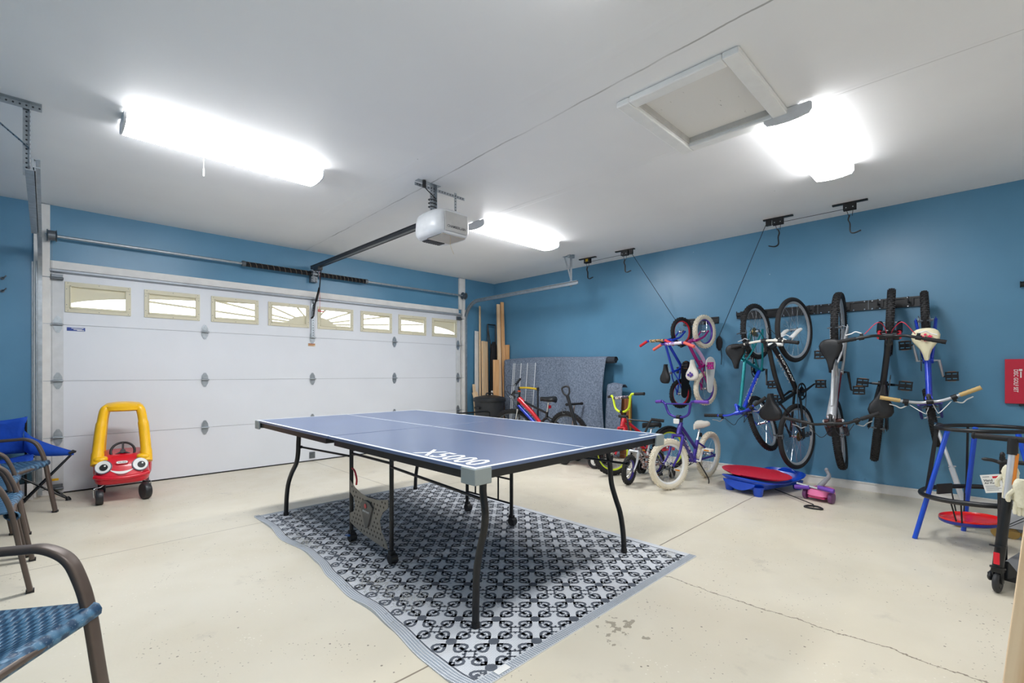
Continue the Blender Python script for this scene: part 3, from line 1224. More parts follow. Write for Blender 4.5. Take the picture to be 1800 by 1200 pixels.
def rug_warp(x, y, z):
    """pull the flat pattern onto the wavy left edge and ripple it"""
    t = max(0.0, 1 - (x - RX0) / .9)
    nx = x + (left_x(y) - RX0) * t * t
    lift = .012 * max(0, sin(y * 7.5 + 1.0)) * max(0, 1 - (nx - left_x(y)) / .13) ** 2
    return (nx, y, z + lift)


rug = thing('patterned_rug', 'grey and white scrollwork outdoor rug under the ping pong table', 'rug', ((RX0 + RX1) / 2, (RY0 + RY1) / 2, 0))
ro = Vector(rug.location)


def rug_build(quads, name, m):
    mb = MB()
    for q in quads:
        vs = [Vector(rug_warp(*p)) - ro for p in q]
        mb.add(vs, [tuple(range(len(vs)))], 0, True)
    return mb.build(name, m, rug)


def rug_white():
    m = bpy.data.materials.new('woven_white_plastic_straw')
    m.use_nodes = True
    g = NG(m)
    b = g.n['Principled BSDF']
    tc = g.n.new('ShaderNodeTexCoord').outputs['Object']
    sx = g.n.new('ShaderNodeSeparateXYZ')
    g.nt.links.new(tc, sx.inputs[0])
    s = g.math('SINE', g.math('MULTIPLY', g.math('ADD', sx.outputs[1], g.math('MULTIPLY', g.math('SINE', g.math('MULTIPLY', sx.outputs[0], 900)), .0008)), 780.0))
    k = g.mapr(s, -.9, .2)
    base = g.mix(k, lin('#a9aeb6'), lin('#e3e6ea'))
    base = g.mix(g.math('MULTIPLY', g.mapr(g.noise(tc, 3, 5, .6), .5, .75), .4), base, lin('#a6a39e'))
    g.nt.links.new(base, b.inputs['Base Color'])
    b.inputs['Roughness'].default_value = .75
    bp = g.n.new('ShaderNodeBump')
    bp.inputs['Strength'].default_value = .5
    bp.inputs['Distance'].default_value = .002
    g.nt.links.new(k, bp.inputs['Height'])
    g.nt.links.new(bp.outputs[0], b.inputs['Normal'])
    return m


M_RW = rug_white()
M_RG = mat('woven_grey_plastic_straw', '#565c66', .75, var=.12, nscale=30, bump=.3, bscale=200)
# body: thin grid slab
quads = []
NXg, NYg = 30, 60
gx = [RX0 + (RX1 - RX0) * i / NXg for i in range(NXg + 1)]
gy = [RY0 + (RY1 - RY0) * j / NYg for j in range(NYg + 1)]
mb = MB()
vs = [Vector(rug_warp(x, y, .005)) - ro for y in gy for x in gx]
fs = [(j * (NXg + 1) + i, j * (NXg + 1) + i + 1, (j + 1) * (NXg + 1) + i + 1, (j + 1) * (NXg + 1) + i) for j in range(NYg) for i in range(NXg)]
mb.add(vs, fs, 0, True)
# skirts down to the floor
edge = [(i, 0) for i in range(NXg + 1)] + [(NXg, j) for j in range(1, NYg + 1)] + [(i, NYg) for i in range(NXg - 1, -1, -1)] + [(0, j) for j in range(NYg - 1, 0, -1)]
ring_t = [vs[j * (NXg + 1) + i] for i, j in edge]
ring_b = [Vector((v.x, v.y, .0005)) for v in ring_t]
mb.loft([ring_b, ring_t], cap=False)
mb.build('woven_mat', M_RW, rug)

# scroll motifs on a square lattice turned 45 degrees to the rug
STEP = .1768
A45 = Vector((.125, -.125))
B45 = Vector((-.125, -.125))
NODE = Vector((1.337, -4.463))


def hook():
    pts = [(.43, .31), (.435, .435), (.33, .435), (.26, .43)]
    for i in range(0, 8):
        a = radians(95 + i * 42)
        r = .122 - .0100 * i
        pts.append((.20 + r * cos(a) * .95, .30 + r * sin(a)))
    return [Vector((p[0], p[1])) for p in pts]


HK = hook()
STROKES = []
for sx_, sy_, sw in ((1, 1, 0), (-1, 1, 0), (1, -1, 0), (-1, -1, 0), (1, 1, 1), (-1, 1, 1), (1, -1, 1), (-1, -1, 1)):
    P = [(p.y, p.x) if sw else (p.x, p.y) for p in HK]
    STROKES.append(([Vector((sx_ * a, sy_ * b)) for a, b in P], .072))
for a, b in ((1, 1), (-1, 1), (1, -1), (-1, -1)):
    STROKES.append(([Vector((a * .11, b * .11)), Vector((a * .24, b * .24))], .075))
    STROKES.append(([Vector((a * .33, b * .43)), Vector((a * .33, b * .33)), Vector((a * .43, b * .33))], .045))
STROKES.append(([Vector((-.12, -.12)), Vector((.12, -.12)), Vector((.12, .12)), Vector((-.12, .12)), Vector((-.12, -.145))], .055))
for a, b in ((1, 0), (-1, 0), (0, 1), (0, -1)):
    STROKES.append(([Vector((a * .12, b * .12)), Vector((a * .20, b * .20))], .05))


def stroke_quads(P, w, O, U, V, z):
    out = []
    L_, R_ = [], []
    for i, p in enumerate(P):
        a, b = P[max(i - 1, 0)], P[min(i + 1, len(P) - 1)]
        d = (b - a).normalized()
        n = Vector((-d.y, d.x)) * w / 2
        L_.append(p + n)
        R_.append(p - n)
    for i in range(len(P) - 1):
        q = [R_[i], R_[i + 1], L_[i + 1], L_[i]]
        out.append([(O + U * c.x + V * c.y).to_tuple() + (z,) for c in q])
    return out


x_in0, x_in1, y_in0, y_in1 = RX0 + .055, RX1 - .05, RY0 + .05, RY1 - .05
quads = []
for i in range(-30, 31):
    for j in range(-30, 31):
        nd = NODE + A45 * i + B45 * j
        ctr = nd + (A45 + B45) / 2
        if x_in0 - .13 < ctr.x < x_in1 + .13 and y_in0 - .13 < ctr.y < y_in1 + .13:
            for P, w in STROKES:
                for q in stroke_quads([p_ * .89 for p_ in P], w, ctr, A45, B45, .0058):
                    c = clip([(p[0], p[1]) for p in q], x_in0, x_in1, y_in0, y_in1)
                    if c:
                        quads.append([(a, b, .0062) for a, b in c])
        if x_in0 < nd.x < x_in1 and y_in0 < nd.y < y_in1:
            quads.append([(nd.x + .024 * cos(k * pi / 4 + .39), nd.y + .024 * sin(k * pi / 4 + .39), .0063) for k in range(8)])
# serrated inner border
k = y_in0
while k < y_in1:
    quads.append([(x_in0, k, .0061), (x_in0 + .006, k, .0061), (x_in0 + .006, min(k + .03, y_in1), .0061), (x_in0, min(k + .03, y_in1), .0061)])
    k += .03
for xx in (x_in1 - .006,):
    k = y_in0
    while k < y_in1:
        quads.append([(xx, k, .0061), (xx + .006, k, .0061), (xx + .006, min(k + .05, y_in1), .0061), (xx, min(k + .05, y_in1), .0061)])
        k += .05
rug_build(quads, 'scroll_pattern', M_RG)
# striped hem
quads = []
M_RB = mat('woven_blue_grey_hem', '#98a1ab', .75)
for off in (.006, .018, .030, .042):
    k = RY0
    while k < RY1 - .01:
        quads.append([(RX0 + off, k, .0062), (RX0 + off + .006, k, .0062), (RX0 + off + .006, k + .04, .0062), (RX0 + off, k + .04, .0062)])
        k += .04
k = RX0 + .01
while k < RX1 - .006:
    for ya, yb in ((RY0 + .003, RY0 + .046), (RY1 - .046, RY1 - .003)):
        quads.append([(k, ya, .0062), (k + .006, ya, .0062), (k + .006, yb, .0062), (k, yb, .0062)])
    k += .012
rug_build(quads, 'hem_stripes', M_RB)
# frayed straw on the worn patches
mb = MB()
for cx, cy, sx_, sy_, n in ((1.22, -3.92, .06, .16, 170), (1.28, -4.15, .05, .08, 70), (1.20, -2.95, .03, .16, 110), (2.72, -4.78, .04, .05, 30)):
    for _ in range(n):
        x, y = random.gauss(cx, sx_), random.gauss(cy, sy_)
        if x < left_x(y) + .03:
            continue
        a, l = random.uniform(0, 2 * pi), random.uniform(.012, .05)
        p0 = Vector((x, y, .007)) - ro
        p2 = p0 + Vector((cos(a) * l, sin(a) * l, random.uniform(0, .012)))
        p1 = (p0 + p2) / 2 + Vector((random.uniform(-.006, .006), random.uniform(-.006, .006), random.uniform(.003, .014)))
        mb.tube([p0, p1, p2], .0008, 3)
f_ = mb.build('frayed_straw', mat('frayed_straw', '#c9c8c2', .8, var=.15), rug)
f_['kind'] = 'stuff'
mb = MB()
mb.bb((-.006 + 1.19 - ro.x, -4.892 - ro.y, .0065), (1.25 - ro.x, -4.862 - ro.y, .0075))
mb.build('care_label', WHP, rug)

# ============================================================ PING PONG TABLE
TX0, TX1, TY0, TY1, TZ = 1.185, 2.711, -4.755, -2.012, .760
tb = thing('ping_pong_table', 'dark blue folding ping pong table with white lines on black legs', 'ping pong table', ((TX0 + TX1) / 2, (TY0 + TY1) / 2, 0))
to = Vector(tb.location)
TBLUE = mat('table_blue', '#56678a', .30, var=.03, nscale=3, spec=.6)
TWHITE = mat('table_line_white', '#e3e6ea', .4, var=.03)
TREDB = mat('edge_brown', '#5b2c25', .5)
ym = (TY0 + TY1) / 2
Lt = lambda p: tuple(a - b for a, b in zip(p, to))
for ya, yb, k in ((TY0, ym - .006, 0), (ym + .006, TY1, 1)):
    mb = MB()
    mb.bb(Lt((TX0, ya, TZ - .016)), Lt((TX1, yb, TZ)))
    half = mb.build('table_half', TBLUE, tb, bev=.0015)
    mb = MB()
    e, w, z = .0012, .020, TZ + .0006
    def stripe(a, b, c, d):
        mb.bb(Lt((a, b, TZ - .0004)), Lt((c, d, z)))
    stripe(TX0 + e, ya + e, TX0 + w, yb - e)
    stripe(TX1 - w, ya + e, TX1 - e, yb - e)
    if k == 0:
        stripe(TX0 + w, ya + e, TX1 - w, ya + w)
    else:
        stripe(TX0 + w, yb - w, TX1 - w, yb - e)
    xm = (TX0 + TX1) / 2
    stripe(xm - .0025 - .002, ya + (w if k == 0 else e), xm + .0045, yb - (e if k == 0 else w))
    mb.build('boundary_lines', TWHITE, half)
    # steel apron under the top
    mb = MB()
    a0, a1 = ya + .012 + (.04 if k else 0), yb - .012 - (0 if k else .04)
    zb, zt = TZ - .052, TZ - .016
    mb.bb(Lt((TX0 + .012, a0, zb)), Lt((TX0 + .030, a1, zt)))
    mb.bb(Lt((TX1 - .030, a0, zb)), Lt((TX1 - .012, a1, zt)))
    ye = ya if k == 0 else yb
    s = 1 if k == 0 else -1
    mb.bb(Lt((TX0 + .012, ye + s * .012, zb)), Lt((TX1 - .012, ye + s * .030, zt)))
    yi = yb if k == 0 else ya
    mb.bb(Lt((TX0 + .03, yi - s * .05, zb)), Lt((TX1 - .03, yi - s * .075, zt)))
    mb.bb(Lt((xm - .012, ya + .03, zb)), Lt((xm + .012, yb - .03, zt)))
    mb.build('apron', BLKM, half)
# lettering
text_mesh('table_lettering', 'X5000', .455, .135, TWHITE, tb, basis(Lt((1.284, -4.468, TZ + .0007)), (0, -1, 0), (1, 0, 0)) @ Matrix.Rotation(0, 4, 'Z'), .0003, shear=-.12, bold=.014)
text_mesh('corner_lettering', 'SPORTCRAFT', .10, .028, TWHITE, tb, basis(Lt((2.60, -4.69, TZ + .0007)), (1, 0, 0), (0, 1, 0)), .0003, shear=.3)
for cx, cy, sx_, sy_ in ((TX0, TY0, 1, 1), (TX1, TY0, -1, 1), (TX0, TY1, 1, -1), (TX1, TY1, -1, -1)):
    mb = MB()
    z0, z1 = TZ - .068, TZ - .001
    o = Vector(Lt((cx, cy, 0)))
    l = .085
    t_ = .006
    P = [(-t_, -t_), (l, -t_), (l, .010), (.010, .010), (.010, l), (-t_, l)]
    P = [(o.x + sx_ * a, o.y + sy_ * b) for a, b in P]
    if sx_ * sy_ < 0:
        P = P[::-1]
    mb.prism(P, z0, z1)
    mb.build('corner_cap', mat('corner_cap_grey', '#8d9696', .38, var=.03), tb, bev=.004)
# curved legs (top to foot)
prof_near = [(TY0 + .125, .705), (-4.625, .62), (-4.640, .53), (-4.632, .45), (-4.605, .36), (-4.583, .26), (-4.577, .14), (-4.575, .010)]
legs = []
for x, mir in ((1.34, 0), (1.34, 1), (2.575, 0), (2.545, 1)):
    P = []
    for y, z in prof_near:
        yy = y + (0.018 if x > 2 and not mir else 0)
        if mir:
            yy = (TY0 + TY1) - y
            if z < .36:
                yy = yy + .04 * (0.36 - z) / .36
            yy -= .03
            yy = min(yy, -2.24) if z > .4 else yy
        P.append((x, yy, z))
    legs.append(P)
# measured far-side profile
farp = [(-2.515, .705), (-2.50, .62), (-2.49, .53), (-2.455, .45), (-2.36, .36), (-2.285, .26), (-2.25, .14), (-2.24, .010)]
for k in (1, 3):
    x = legs[k][0][0]
    legs[k] = [(x, y, z) for y, z in farp]
legs[2] = [(2.58, y, z) for y, z in [(-4.425, .705), (-4.440, .62), (-4.455, .53), (-4.465, .43), (-4.495, .34), (-4.530, .25), (-4.552, .13), (-4.559, .010)]]
for P in legs:
    mb = MB()
    mb.tube([Lt(p) for p in smooth(P, 4)], .0165, 14)
    lg = mb.build('leg', BLKM, tb)
    mb = MB()
    p = P[-1]
    mb.cyl(Lt((p[0], p[1], .0068)), Lt((p[0], p[1], .030)), .019, 14)
    mb.build('rubber_foot', BLKR, lg)
# stay rods
for x in (1.365, 2.555):
    for (ya, za), (yb, zb) in (((-4.60, .575), (-3.70, .585)), ((-2.48, .575), (-3.15, .582))):
        mb = MB()
        mb.cyl(Lt((x, ya, za)), Lt((1.43 if x < 2 else 2.46, yb, zb)), .0075, 8)
        mb.ell(Lt((x, ya, za)), (.016, .016, .012), n=10, m=6)
        mb.build('stay_rod', BLKM, tb)
# rolling centre carriage
for x in (1.445, 2.45):
    for y in (-3.675, -3.155):
        mb = MB()
        mb.cyl(Lt((x, y, .07)), Lt((x, y, .70)), .0135, 12)
        ps = mb.build('carriage_post', BLKM, tb)
        mb = MB()
        mb.cyl(Lt((x - .022, y - .012, .037)), Lt((x + .022, y - .012, .037)), .0295, 18)
        mb.bb(Lt((x - .016, y - .02, .036)), Lt((x + .016, y + .016, .082)))
        mb.build('caster', BLKP, ps, bev=.002)
        if x < 2 and y > -3.4:
            mb = MB()
            mb.cyl(Lt((x - .03, y + .015, .05)), Lt((x - .03, y - .03, .058)), .008, 8)
            mb.build('caster_brake', mat('brake_blue', '#1c5a9a', .4), ps)
mb = MB()
for y in (-3.675, -3.155):
    mb.cyl(Lt((1.445, y, .62)), Lt((2.45, y, .62)), .009, 8)
for z in (.66, .165, .345):
    mb.cyl(Lt((2.45, -3.675, z)), Lt((2.45, -3.155, z)), .007, 8)
mb.cyl(Lt((2.45, -3.53, .165)), Lt((2.45, -3.53, .345)), .007, 8)
mb.cyl(Lt((2.45, -3.26, .165)), Lt((2.45, -3.26, .345)), .007, 8)
mb.cyl(Lt((1.445, -3.675, .60)), Lt((1.445, -3.155, .60)), .008, 8)
mb.build('carriage_frame', BLKM, tb)
# perforated side panel
bm_pts = []
TL, TR, BR, BL = (-3.170, .425), (-3.665, .385), (-3.665, .105), (-3.170, .140)
# outline along: top edge dips, right edge notch, bottom edge slopes, left edge notch
top = [(-3.17, .425), (-3.24, .385), (-3.32, .362), (-3.42, .352), (-3.54, .360), (-3.665, .385)]
right = [(-3.665, .335), (-3.60, .295), (-3.565, .235), (-3.585, .175), (-3.63, .135), (-3.665, .085)]
bot = [(-3.60, .085), (-3.50, .092), (-3.36, .105), (-3.25, .125), (-3.17, .145)]
left = [(-3.17, .205), (-3.225, .225), (-3.245, .27), (-3.225, .315), (-3.17, .345)]
outl = top + right + bot + left
mb = MB()
mb.prism([Lt((0, y, z))[1:] for y, z in outl][::-1], -.0015, .0015, Matrix(((0, 0, 1, 1.445 - to.x - .016), (1, 0, 0, 0), (0, 1, 0, 0), (0, 0, 0, 1))))
pan = mb.build('side_panel', mat('panel_bronze_grey', '#8d877f', .42, .35, var=.05), tb)
mb = MB()


def inside(p, poly):
    c = False
    for i in range(len(poly)):
        a, b = poly[i], poly[i - 1]
        if (a[1] > p[1]) != (b[1] > p[1]) and p[0] < (b[0] - a[0]) * (p[1] - a[1]) / (b[1] - a[1]) + a[0]:
            c = not c
    return c


for i in range(14):
    for j in range(12):
        y, z = -3.65 + i * .0375 + (.0187 if j % 2 else 0), .10 + j * .0285
        if all(inside((y + a, z + b), outl) for a, b in ((.014, 0), (-.014, 0), (0, .014), (0, -.014))) and math.hypot(y + 3.41, (z - .25)) > .085:
            mb.cyl(Lt((1.445 - .0178, y, z)), Lt((1.445 - .0142, y, z)), .0075, 8)
mb.build('perforations', mat('hole_brown', '#3a3029', .7), pan)
mb = MB()
bad = [(-3.49, .30), (-3.455, .325), (-3.41, .333), (-3.365, .325), (-3.33, .30), (-3.39, .17), (-3.41, .158), (-3.43, .17)]
mb.prism([Lt((0, y, z))[1:] for y, z in bad], 0, .010, Matrix(((0, 0, -1, 1.445 - to.x - .0175), (1, 0, 0, 0), (0, 1, 0, 0), (0, 0, 0, 1))))
bd = mb.build('badge', mat('badge_grey', '#5f5b57', .4), pan, bev=.003)
mb = MB()
mb.cyl(Lt((1.4165, -3.405, .298)), Lt((1.4145, -3.405, .298)), .015, 12)
mb.build('badge_logo', REDP, pan)
text_mesh('badge_lettering', 'SPORTCRAFT', .085, .012, WHP, pan, basis(Lt((1.4168, -3.41, .262)), (0, -1, -.03), (0, 0, 1)))
mb = MB()
mb.tube([Lt(p) for p in smooth([(1.445, -3.16, .50), (1.44, -3.21, .49), (1.44, -3.24, .44), (1.44, -3.235, .40)], 4)], .006, 8)
mb.build('safety_latch', REDP, tb)
# ============================================================ BICYCLES
def wheel(root, name, hub, r, tw, tire_m, rim_m, spoke_m, M, nsp=28, knob=True, hubm=None, rimw=None, cass=False, mag=None):
    """wheel part with tyre, spokes and hub as sub-parts; axle along local y"""
    T = M @ Matrix.Translation(hub) @ Matrix.Rotation(pi / 2, 4, 'X')
    R = r - tw
    mb = MB()
    w = (rimw or tw * .5)
    d = .020 if r > .2 else .016
    mb.lathe([(R + .006, -w * .55), (R + .002, -w * .55), (R - d * .6, -w * .42), (R - d, 0), (R - d * .6, w * .42), (R + .002, w * .55), (R + .006, w * .55), (R - .002, 0)], 56, T, closed=True)
    wh = mb.build(name, rim_m, root)
    mb = MB()
    a = tw * .53
    mb.torus(r - a - (.003 if knob else 0), a, 64, 12, T, 0, ry=tw * .50)
    if knob:
        n = max(30, int(2 * pi * r / .021))
        for k in range(n):
            th = 2 * pi * k / n
            for off, ly, dr in ((-.26, .22, -.002), (.26, .22, -.002), (0.0, .26, .0), (-.46, .13, -.012), (.46, .13, -.012)):
                if (off == 0.0) == (k % 2 == 0) or abs(off) > .4:
                    K = T @ Matrix.Rotation(th, 4, 'Z') @ Matrix.Translation((r - .003 + dr, 0, off * tw))
                    mb.box((0, 0, 0), (.009, .011, ly * tw), K)
    mb.build('tire', tire_m, wh)
    mb = MB()
    if mag:
        for k in range(mag):
            th = 2 * pi * k / mag
            mb.box((0, 0, 0), (R - .01, .016, .014), T @ Matrix.Rotation(th, 4, 'Z') @ Matrix.Translation(((R) / 2, 0, 0)))
        sm_ = rim_m
    else:
        hw = .030 if r > .2 else .022
        for k in range(nsp):
            th = 2 * pi * k / nsp
            tl = th + (.55 if k % 4 < 2 else -.55)
            s = hw if k % 2 else -hw
            mb.tube([(.018 * cos(tl), .018 * sin(tl), s), ((R - .012) * cos(th), (R - .012) * sin(th), s * .1)], .0011, 4, M=T, cap=False)
        sm_ = spoke_m
    mb.build('spokes', sm_, wh)
    mb = MB()
    hw = .032 if r > .2 else .024
    mb.lathe([(.0, -hw - .02), (.006, -hw - .02), (.006, -hw - .004), (.021, -hw), (.021, -hw + .004), (.013, -hw + .010), (.013, hw - .010), (.021, hw - .004), (.021, hw), (.006, hw + .004), (.006, hw + .02), (0, hw + .02)], 16, T)
    mb.build('hub', hubm or CHROME, wh)
    if cass:
        mb = MB()
        for i, rr in enumerate((.046, .040, .034, .028, .022)):
            z = .018 + i * .0055
            mb.lathe([(.01, z), (rr, z), (rr, z + .002), (.01, z + .002)], 24, T)
        mb.build('cassette', mat('cassette_steel', '#8d7a52', .35, .8), wh)
    return wh


def saddle_mb(L, W, H, M):
    """pear-shaped saddle, nose towards +x"""
    mb = MB()
    rings = []
    prof = [(-.50, .30, -.30), (-.47, .62, -.05), (-.40, .86, .06), (-.28, 1.0, .10), (-.12, .92, .04), (.02, .66, -.03), (.16, .40, -.05), (.32, .25, -.04), (.44, .19, -.04), (.49, .12, -.14)]
    for x, w, z in prof:
        r = []
        for i in range(16):
            a = 2 * pi * i / 16
            cy, cz = cos(a), sin(a)
            hh = H * .5 * (1 if cz > 0 else .9)
            dip = -H * .12 * max(0, 1 - abs(cy) * 2.2) if cz > 0 else 0
            r.append((x * L, w * W / 2 * math.copysign(abs(cy) ** .75, cy), z * L * .18 + hh * math.copysign(abs(cz) ** .8, cz) + dip))
        rings.append(r)
    mb.loft(rings, M=M)
    return mb


def bike(name, label, M, group, r, wb, S, cat='bicycle'):
    """S: dict of style. local x forward, y left, z up, origin on the ground under the rear hub"""
    g = S.get
    root = thing(name, label, cat, group=group, M=M)
    k = g('k', r / .33)             # frame scale
    fm = g('frame', BLKM)
    tr = g('tr', .017)              # tube radius
    tw = g('tw', .05)
    BB = Vector((g('bbx', .42) * wb, 0, r - g('drop', .02)))
    RH = Vector((0, 0, r))
    FH = Vector((wb, 0, r))
    ha = radians(g('ha', 71))
    u = Vector((-cos(ha), 0, sin(ha)))
    A0 = FH - Vector((g('off', .04), 0, 0))
    CR = A0 + u * (r + g('crown', .035))
    HB = CR + u * .02
    HT = HB + u * g('hl', .12)
    sa = radians(g('sa', 72))
    v = Vector((-cos(sa), 0, sin(sa)))
    ST = BB + v * g('stl', .40)
    SP = BB + v * g('sl', .55)
    steer = Matrix.Translation(CR) @ Matrix.Rotation(radians(g('steer', 0)), 4, u) @ Matrix.Translation(-CR)
    I = Matrix.Identity(4)
    hw = .065 if r > .2 else .05
    # ---- frame
    mb = MB()
    mb.tube([HB - u * .004, HT + u * .004], tr * 1.25, 12)
    tt = ST + v * g('tt', -.03)
    hd = HB + u * .03
    st = g('style', 'diamond')
    if st == 'diamond':
        mb.tube([HT - u * .025, tt], tr * .95, 12, mi=1)
        mb.tube([hd, BB], tr * 1.1, 12, mi=2)
    elif st == 'low':
        mb.tube([HT - u * .025, BB + v * g('low', .2)], tr * .95, 12, mi=1)
        mb.tube([hd, BB], tr * 1.1, 12, mi=2)
    elif st == 'curve':
        mid = (HB + BB) / 2 + Vector((0, 0, .02))
        mb.tube(smooth([HT - u * .02, (HT + ST) / 2 - Vector((.0, 0, .05)), BB + v * g('low', .2)], 6), tr * 1.1, 12, mi=1)
        mb.tube(smooth([hd, mid - Vector((0, 0, .035)), BB], 6), tr * 1.2, 12, mi=2)
    elif st == 'susp':
        pv = BB + Vector((-.02, 0, .07))
        mb.tube([HT - u * .02, (HT + pv) / 2 + Vector((0, 0, .015)), pv], [tr * 2.0, tr * 1.5, tr * 1.1], 12, mi=1)
        mb.tube(smooth([HB + u * .01, (HB + BB) / 2 + Vector((-.02, 0, -.015)), BB], 6), tr * 1.3, 12, mi=2)
        mb.tube([HT - u * .03 - Vector((.10, 0, .035)), tt], tr * .8, 12, mi=3)
    if st != 'susp':
        mb.tube([BB, ST], tr * .95, 12, mi=3)
    else:
        mb.tube([BB + v * .22, ST], tr * .95, 12, mi=3)
        mb.tube([BB + v * .25, BB + Vector((.10, 0, .10))], tr * .9, 12, mi=3)
    for s in (-1, 1):
        y0 = Vector((0, s * .022, 0))
        y1 = Vector((0, s * hw, 0))
        bend = Vector((-.09 * k - .02, 0, 0))
        mb.tube([BB + y0, BB + bend + y0 * 1.6, RH + y1], tr * .62, 10, mi=4)
        top = BB + v * (g('stl', .40) - g('ss', .03)) if st != 'susp' else BB + v * .26
        mb.tube([top + y0 * .7, top + (RH - top) * .25 + y0 * 1.7, RH + y1], tr * .5, 10, mi=4)
        mb.box(RH + y1, (.035, .006, .035))
    mb.cyl(BB - Vector((0, .036, 0)), BB + Vector((0, .036, 0)), tr * 1.25, 14)
    fmats = [fm, g('m_top', fm), g('m_down', fm), g('m_seat', fm), g('m_rear', fm)]
    fr = mb.build('frame', fmats, root)
    if g('text'):
        txt, tm = g('text')
        for s in (-1, 1):
            if st in ('diamond', 'low'):
                a, b = (BB, hd)
            elif g('ttext'):
                a, b = tt, HT - u * .025
            else:
                a, b = (BB, hd)
            d = (b - a)
            c = a + d * .52 + Vector((0, s * tr * 1.14, 0))
            X = d if s < 0 else -d
            text_mesh('frame_lettering', txt, d.length * .62, tr * 1.35, tm, fr, basis(c, X, Vector((0, 0, 1))), .0006, shear=.15)
    # ---- fork
    mb = MB()
    fkr = g('fkr', .014)
    yb = .055 * (1 if r > .2 else .72) + tw * .2
    mb.tube([CR - Vector((0, yb, 0)), CR + Vector((0, yb, 0))], fkr * 1.1, 10, M=steer)
    mb.tube([CR, HT + u * g('q', .03)], .0125, 10, M=steer)
    for s in (-1, 1):
        Y = Vector((0, s * yb, 0))
        if g('susfork'):
            mid = CR + (A0 + Vector((.015, 0, 0)) - CR) * .45
            mb.tube([CR + Y, mid + Y], fkr * .85, 10, M=steer, mi=1)
            mb.tube([mid + Y, FH + Y + u * .05, FH + Y], [fkr * 1.25, fkr * 1.25, fkr * .9], 10, M=steer)
        else:
            mb.tube(smooth([CR + Y, CR + (A0 - CR) * .6 + Y, FH + Y], 6), [fkr * (1.1 - .4 * i / 12) for i in range(13)], 10, M=steer)
        mb.box(FH + Y, (.022, .006, .03), steer)
    if g('susfork'):
        mb.tube(smooth([CR + Vector((.03, -yb, -.09)), CR + Vector((.055, -yb * .5, -.05)), CR + Vector((.055, yb * .5, -.05)), CR + Vector((.03, yb, -.09))], 5), fkr * .7, 8, M=steer)
    mb.build('fork', [g('fork', fm), g('stanch', CHROME)], root)
    # ---- wheels
    wk = dict(knob=g('knob', True), nsp=g('nsp', 28), mag=None, rimw=g('rimw'))
    tf, tr_ = g('tire', BLKR), g('tire_r', g('tire', BLKR))
    rf, rr_ = g('rim', SILV), g('rim_r', g('rim', SILV))
    wheel(root, 'front_wheel', FH, r, tw, tf, rf, g('spoke', CHROME), steer, **wk)
    wheel(root, 'rear_wheel', RH, r, tw, tr_, rr_, g('spoke', CHROME), I, cass=g('gears', False), **wk)
    # ---- stem, bars
    q = HT + u * g('q', .05)
    sf = g('stem', .07)
    fdir = Vector((sin(ha), 0, cos(ha)))
    BC = q + fdir * sf
    mb = MB()
    mb.tube([HT, q, q + u * .012], .0145, 10, M=steer)
    mb.tube([q, BC], .014, 10, M=steer)
    mb.cyl(BC - Vector((0, .022, 0)), BC + Vector((0, .022, 0)), .021, 12, M=steer)
    mb.build('stem', g('stem_m', BLKM), root)
    bw, rise, sweep = g('bw', .31), g('rise', .0), g('sweep', .05)
    b = g('bar', 'flat')
    fw = g('barfwd', .0)
    if b == 'bmx':
        half = [(0, 0, 0), (0, .04, 0), (.0, .08, .008), (fw * .3, .12 * bw / .3, rise * .25), (fw * .7, bw * .50, rise * .80), (fw, bw * .57, rise * .97), (fw - .01, bw * .64, rise), (fw - sweep, bw, rise - .005)]
    elif b == 'riser':
        half = [(0, 0, 0), (0, .05, 0), (fw * .5, bw * .30, rise * .6), (fw - .01, bw * .45, rise), (fw - sweep, bw, rise + .01)]
    else:
        half = [(0, 0, 0), (0, .06, 0), (-sweep * .3, bw * .5, rise * .5), (-sweep, bw, rise)]
    left = smooth(half, 5)
    pts = [Vector((p.x, -p.y, p.z)) for p in left[::-1]][:-1] + left
    pts = [BC + p for p in pts]
    mb = MB()
    mb.tube(pts, g('br', .0115), 10, M=steer)
    if b == 'bmx' and g('cross', True):
        c = half[4]
        mb.tube([BC + Vector((c[0], -c[1] * 1.05, c[2] * 1.06)), BC + Vector((c[0], c[1] * 1.05, c[2] * 1.06))], .008, 8, M=steer)
    hb = mb.build('handlebar', g('bar_m', BLKM), root)
    if b == 'bmx' and g('pad'):
        c = half[4]
        mb = MB()
        mb.cyl(BC + Vector((c[0], -c[1] * .85, c[2] * 1.06)), BC + Vector((c[0], c[1] * .85, c[2] * 1.06)), .018, 12, M=steer)
        mb.build('crossbar_pad', g('pad'), hb)
    e1 = Vector(half[-1])
    e0 = Vector(half[-2])
    d = (e1 - e0).normalized()
    gl = g('gl', .12)
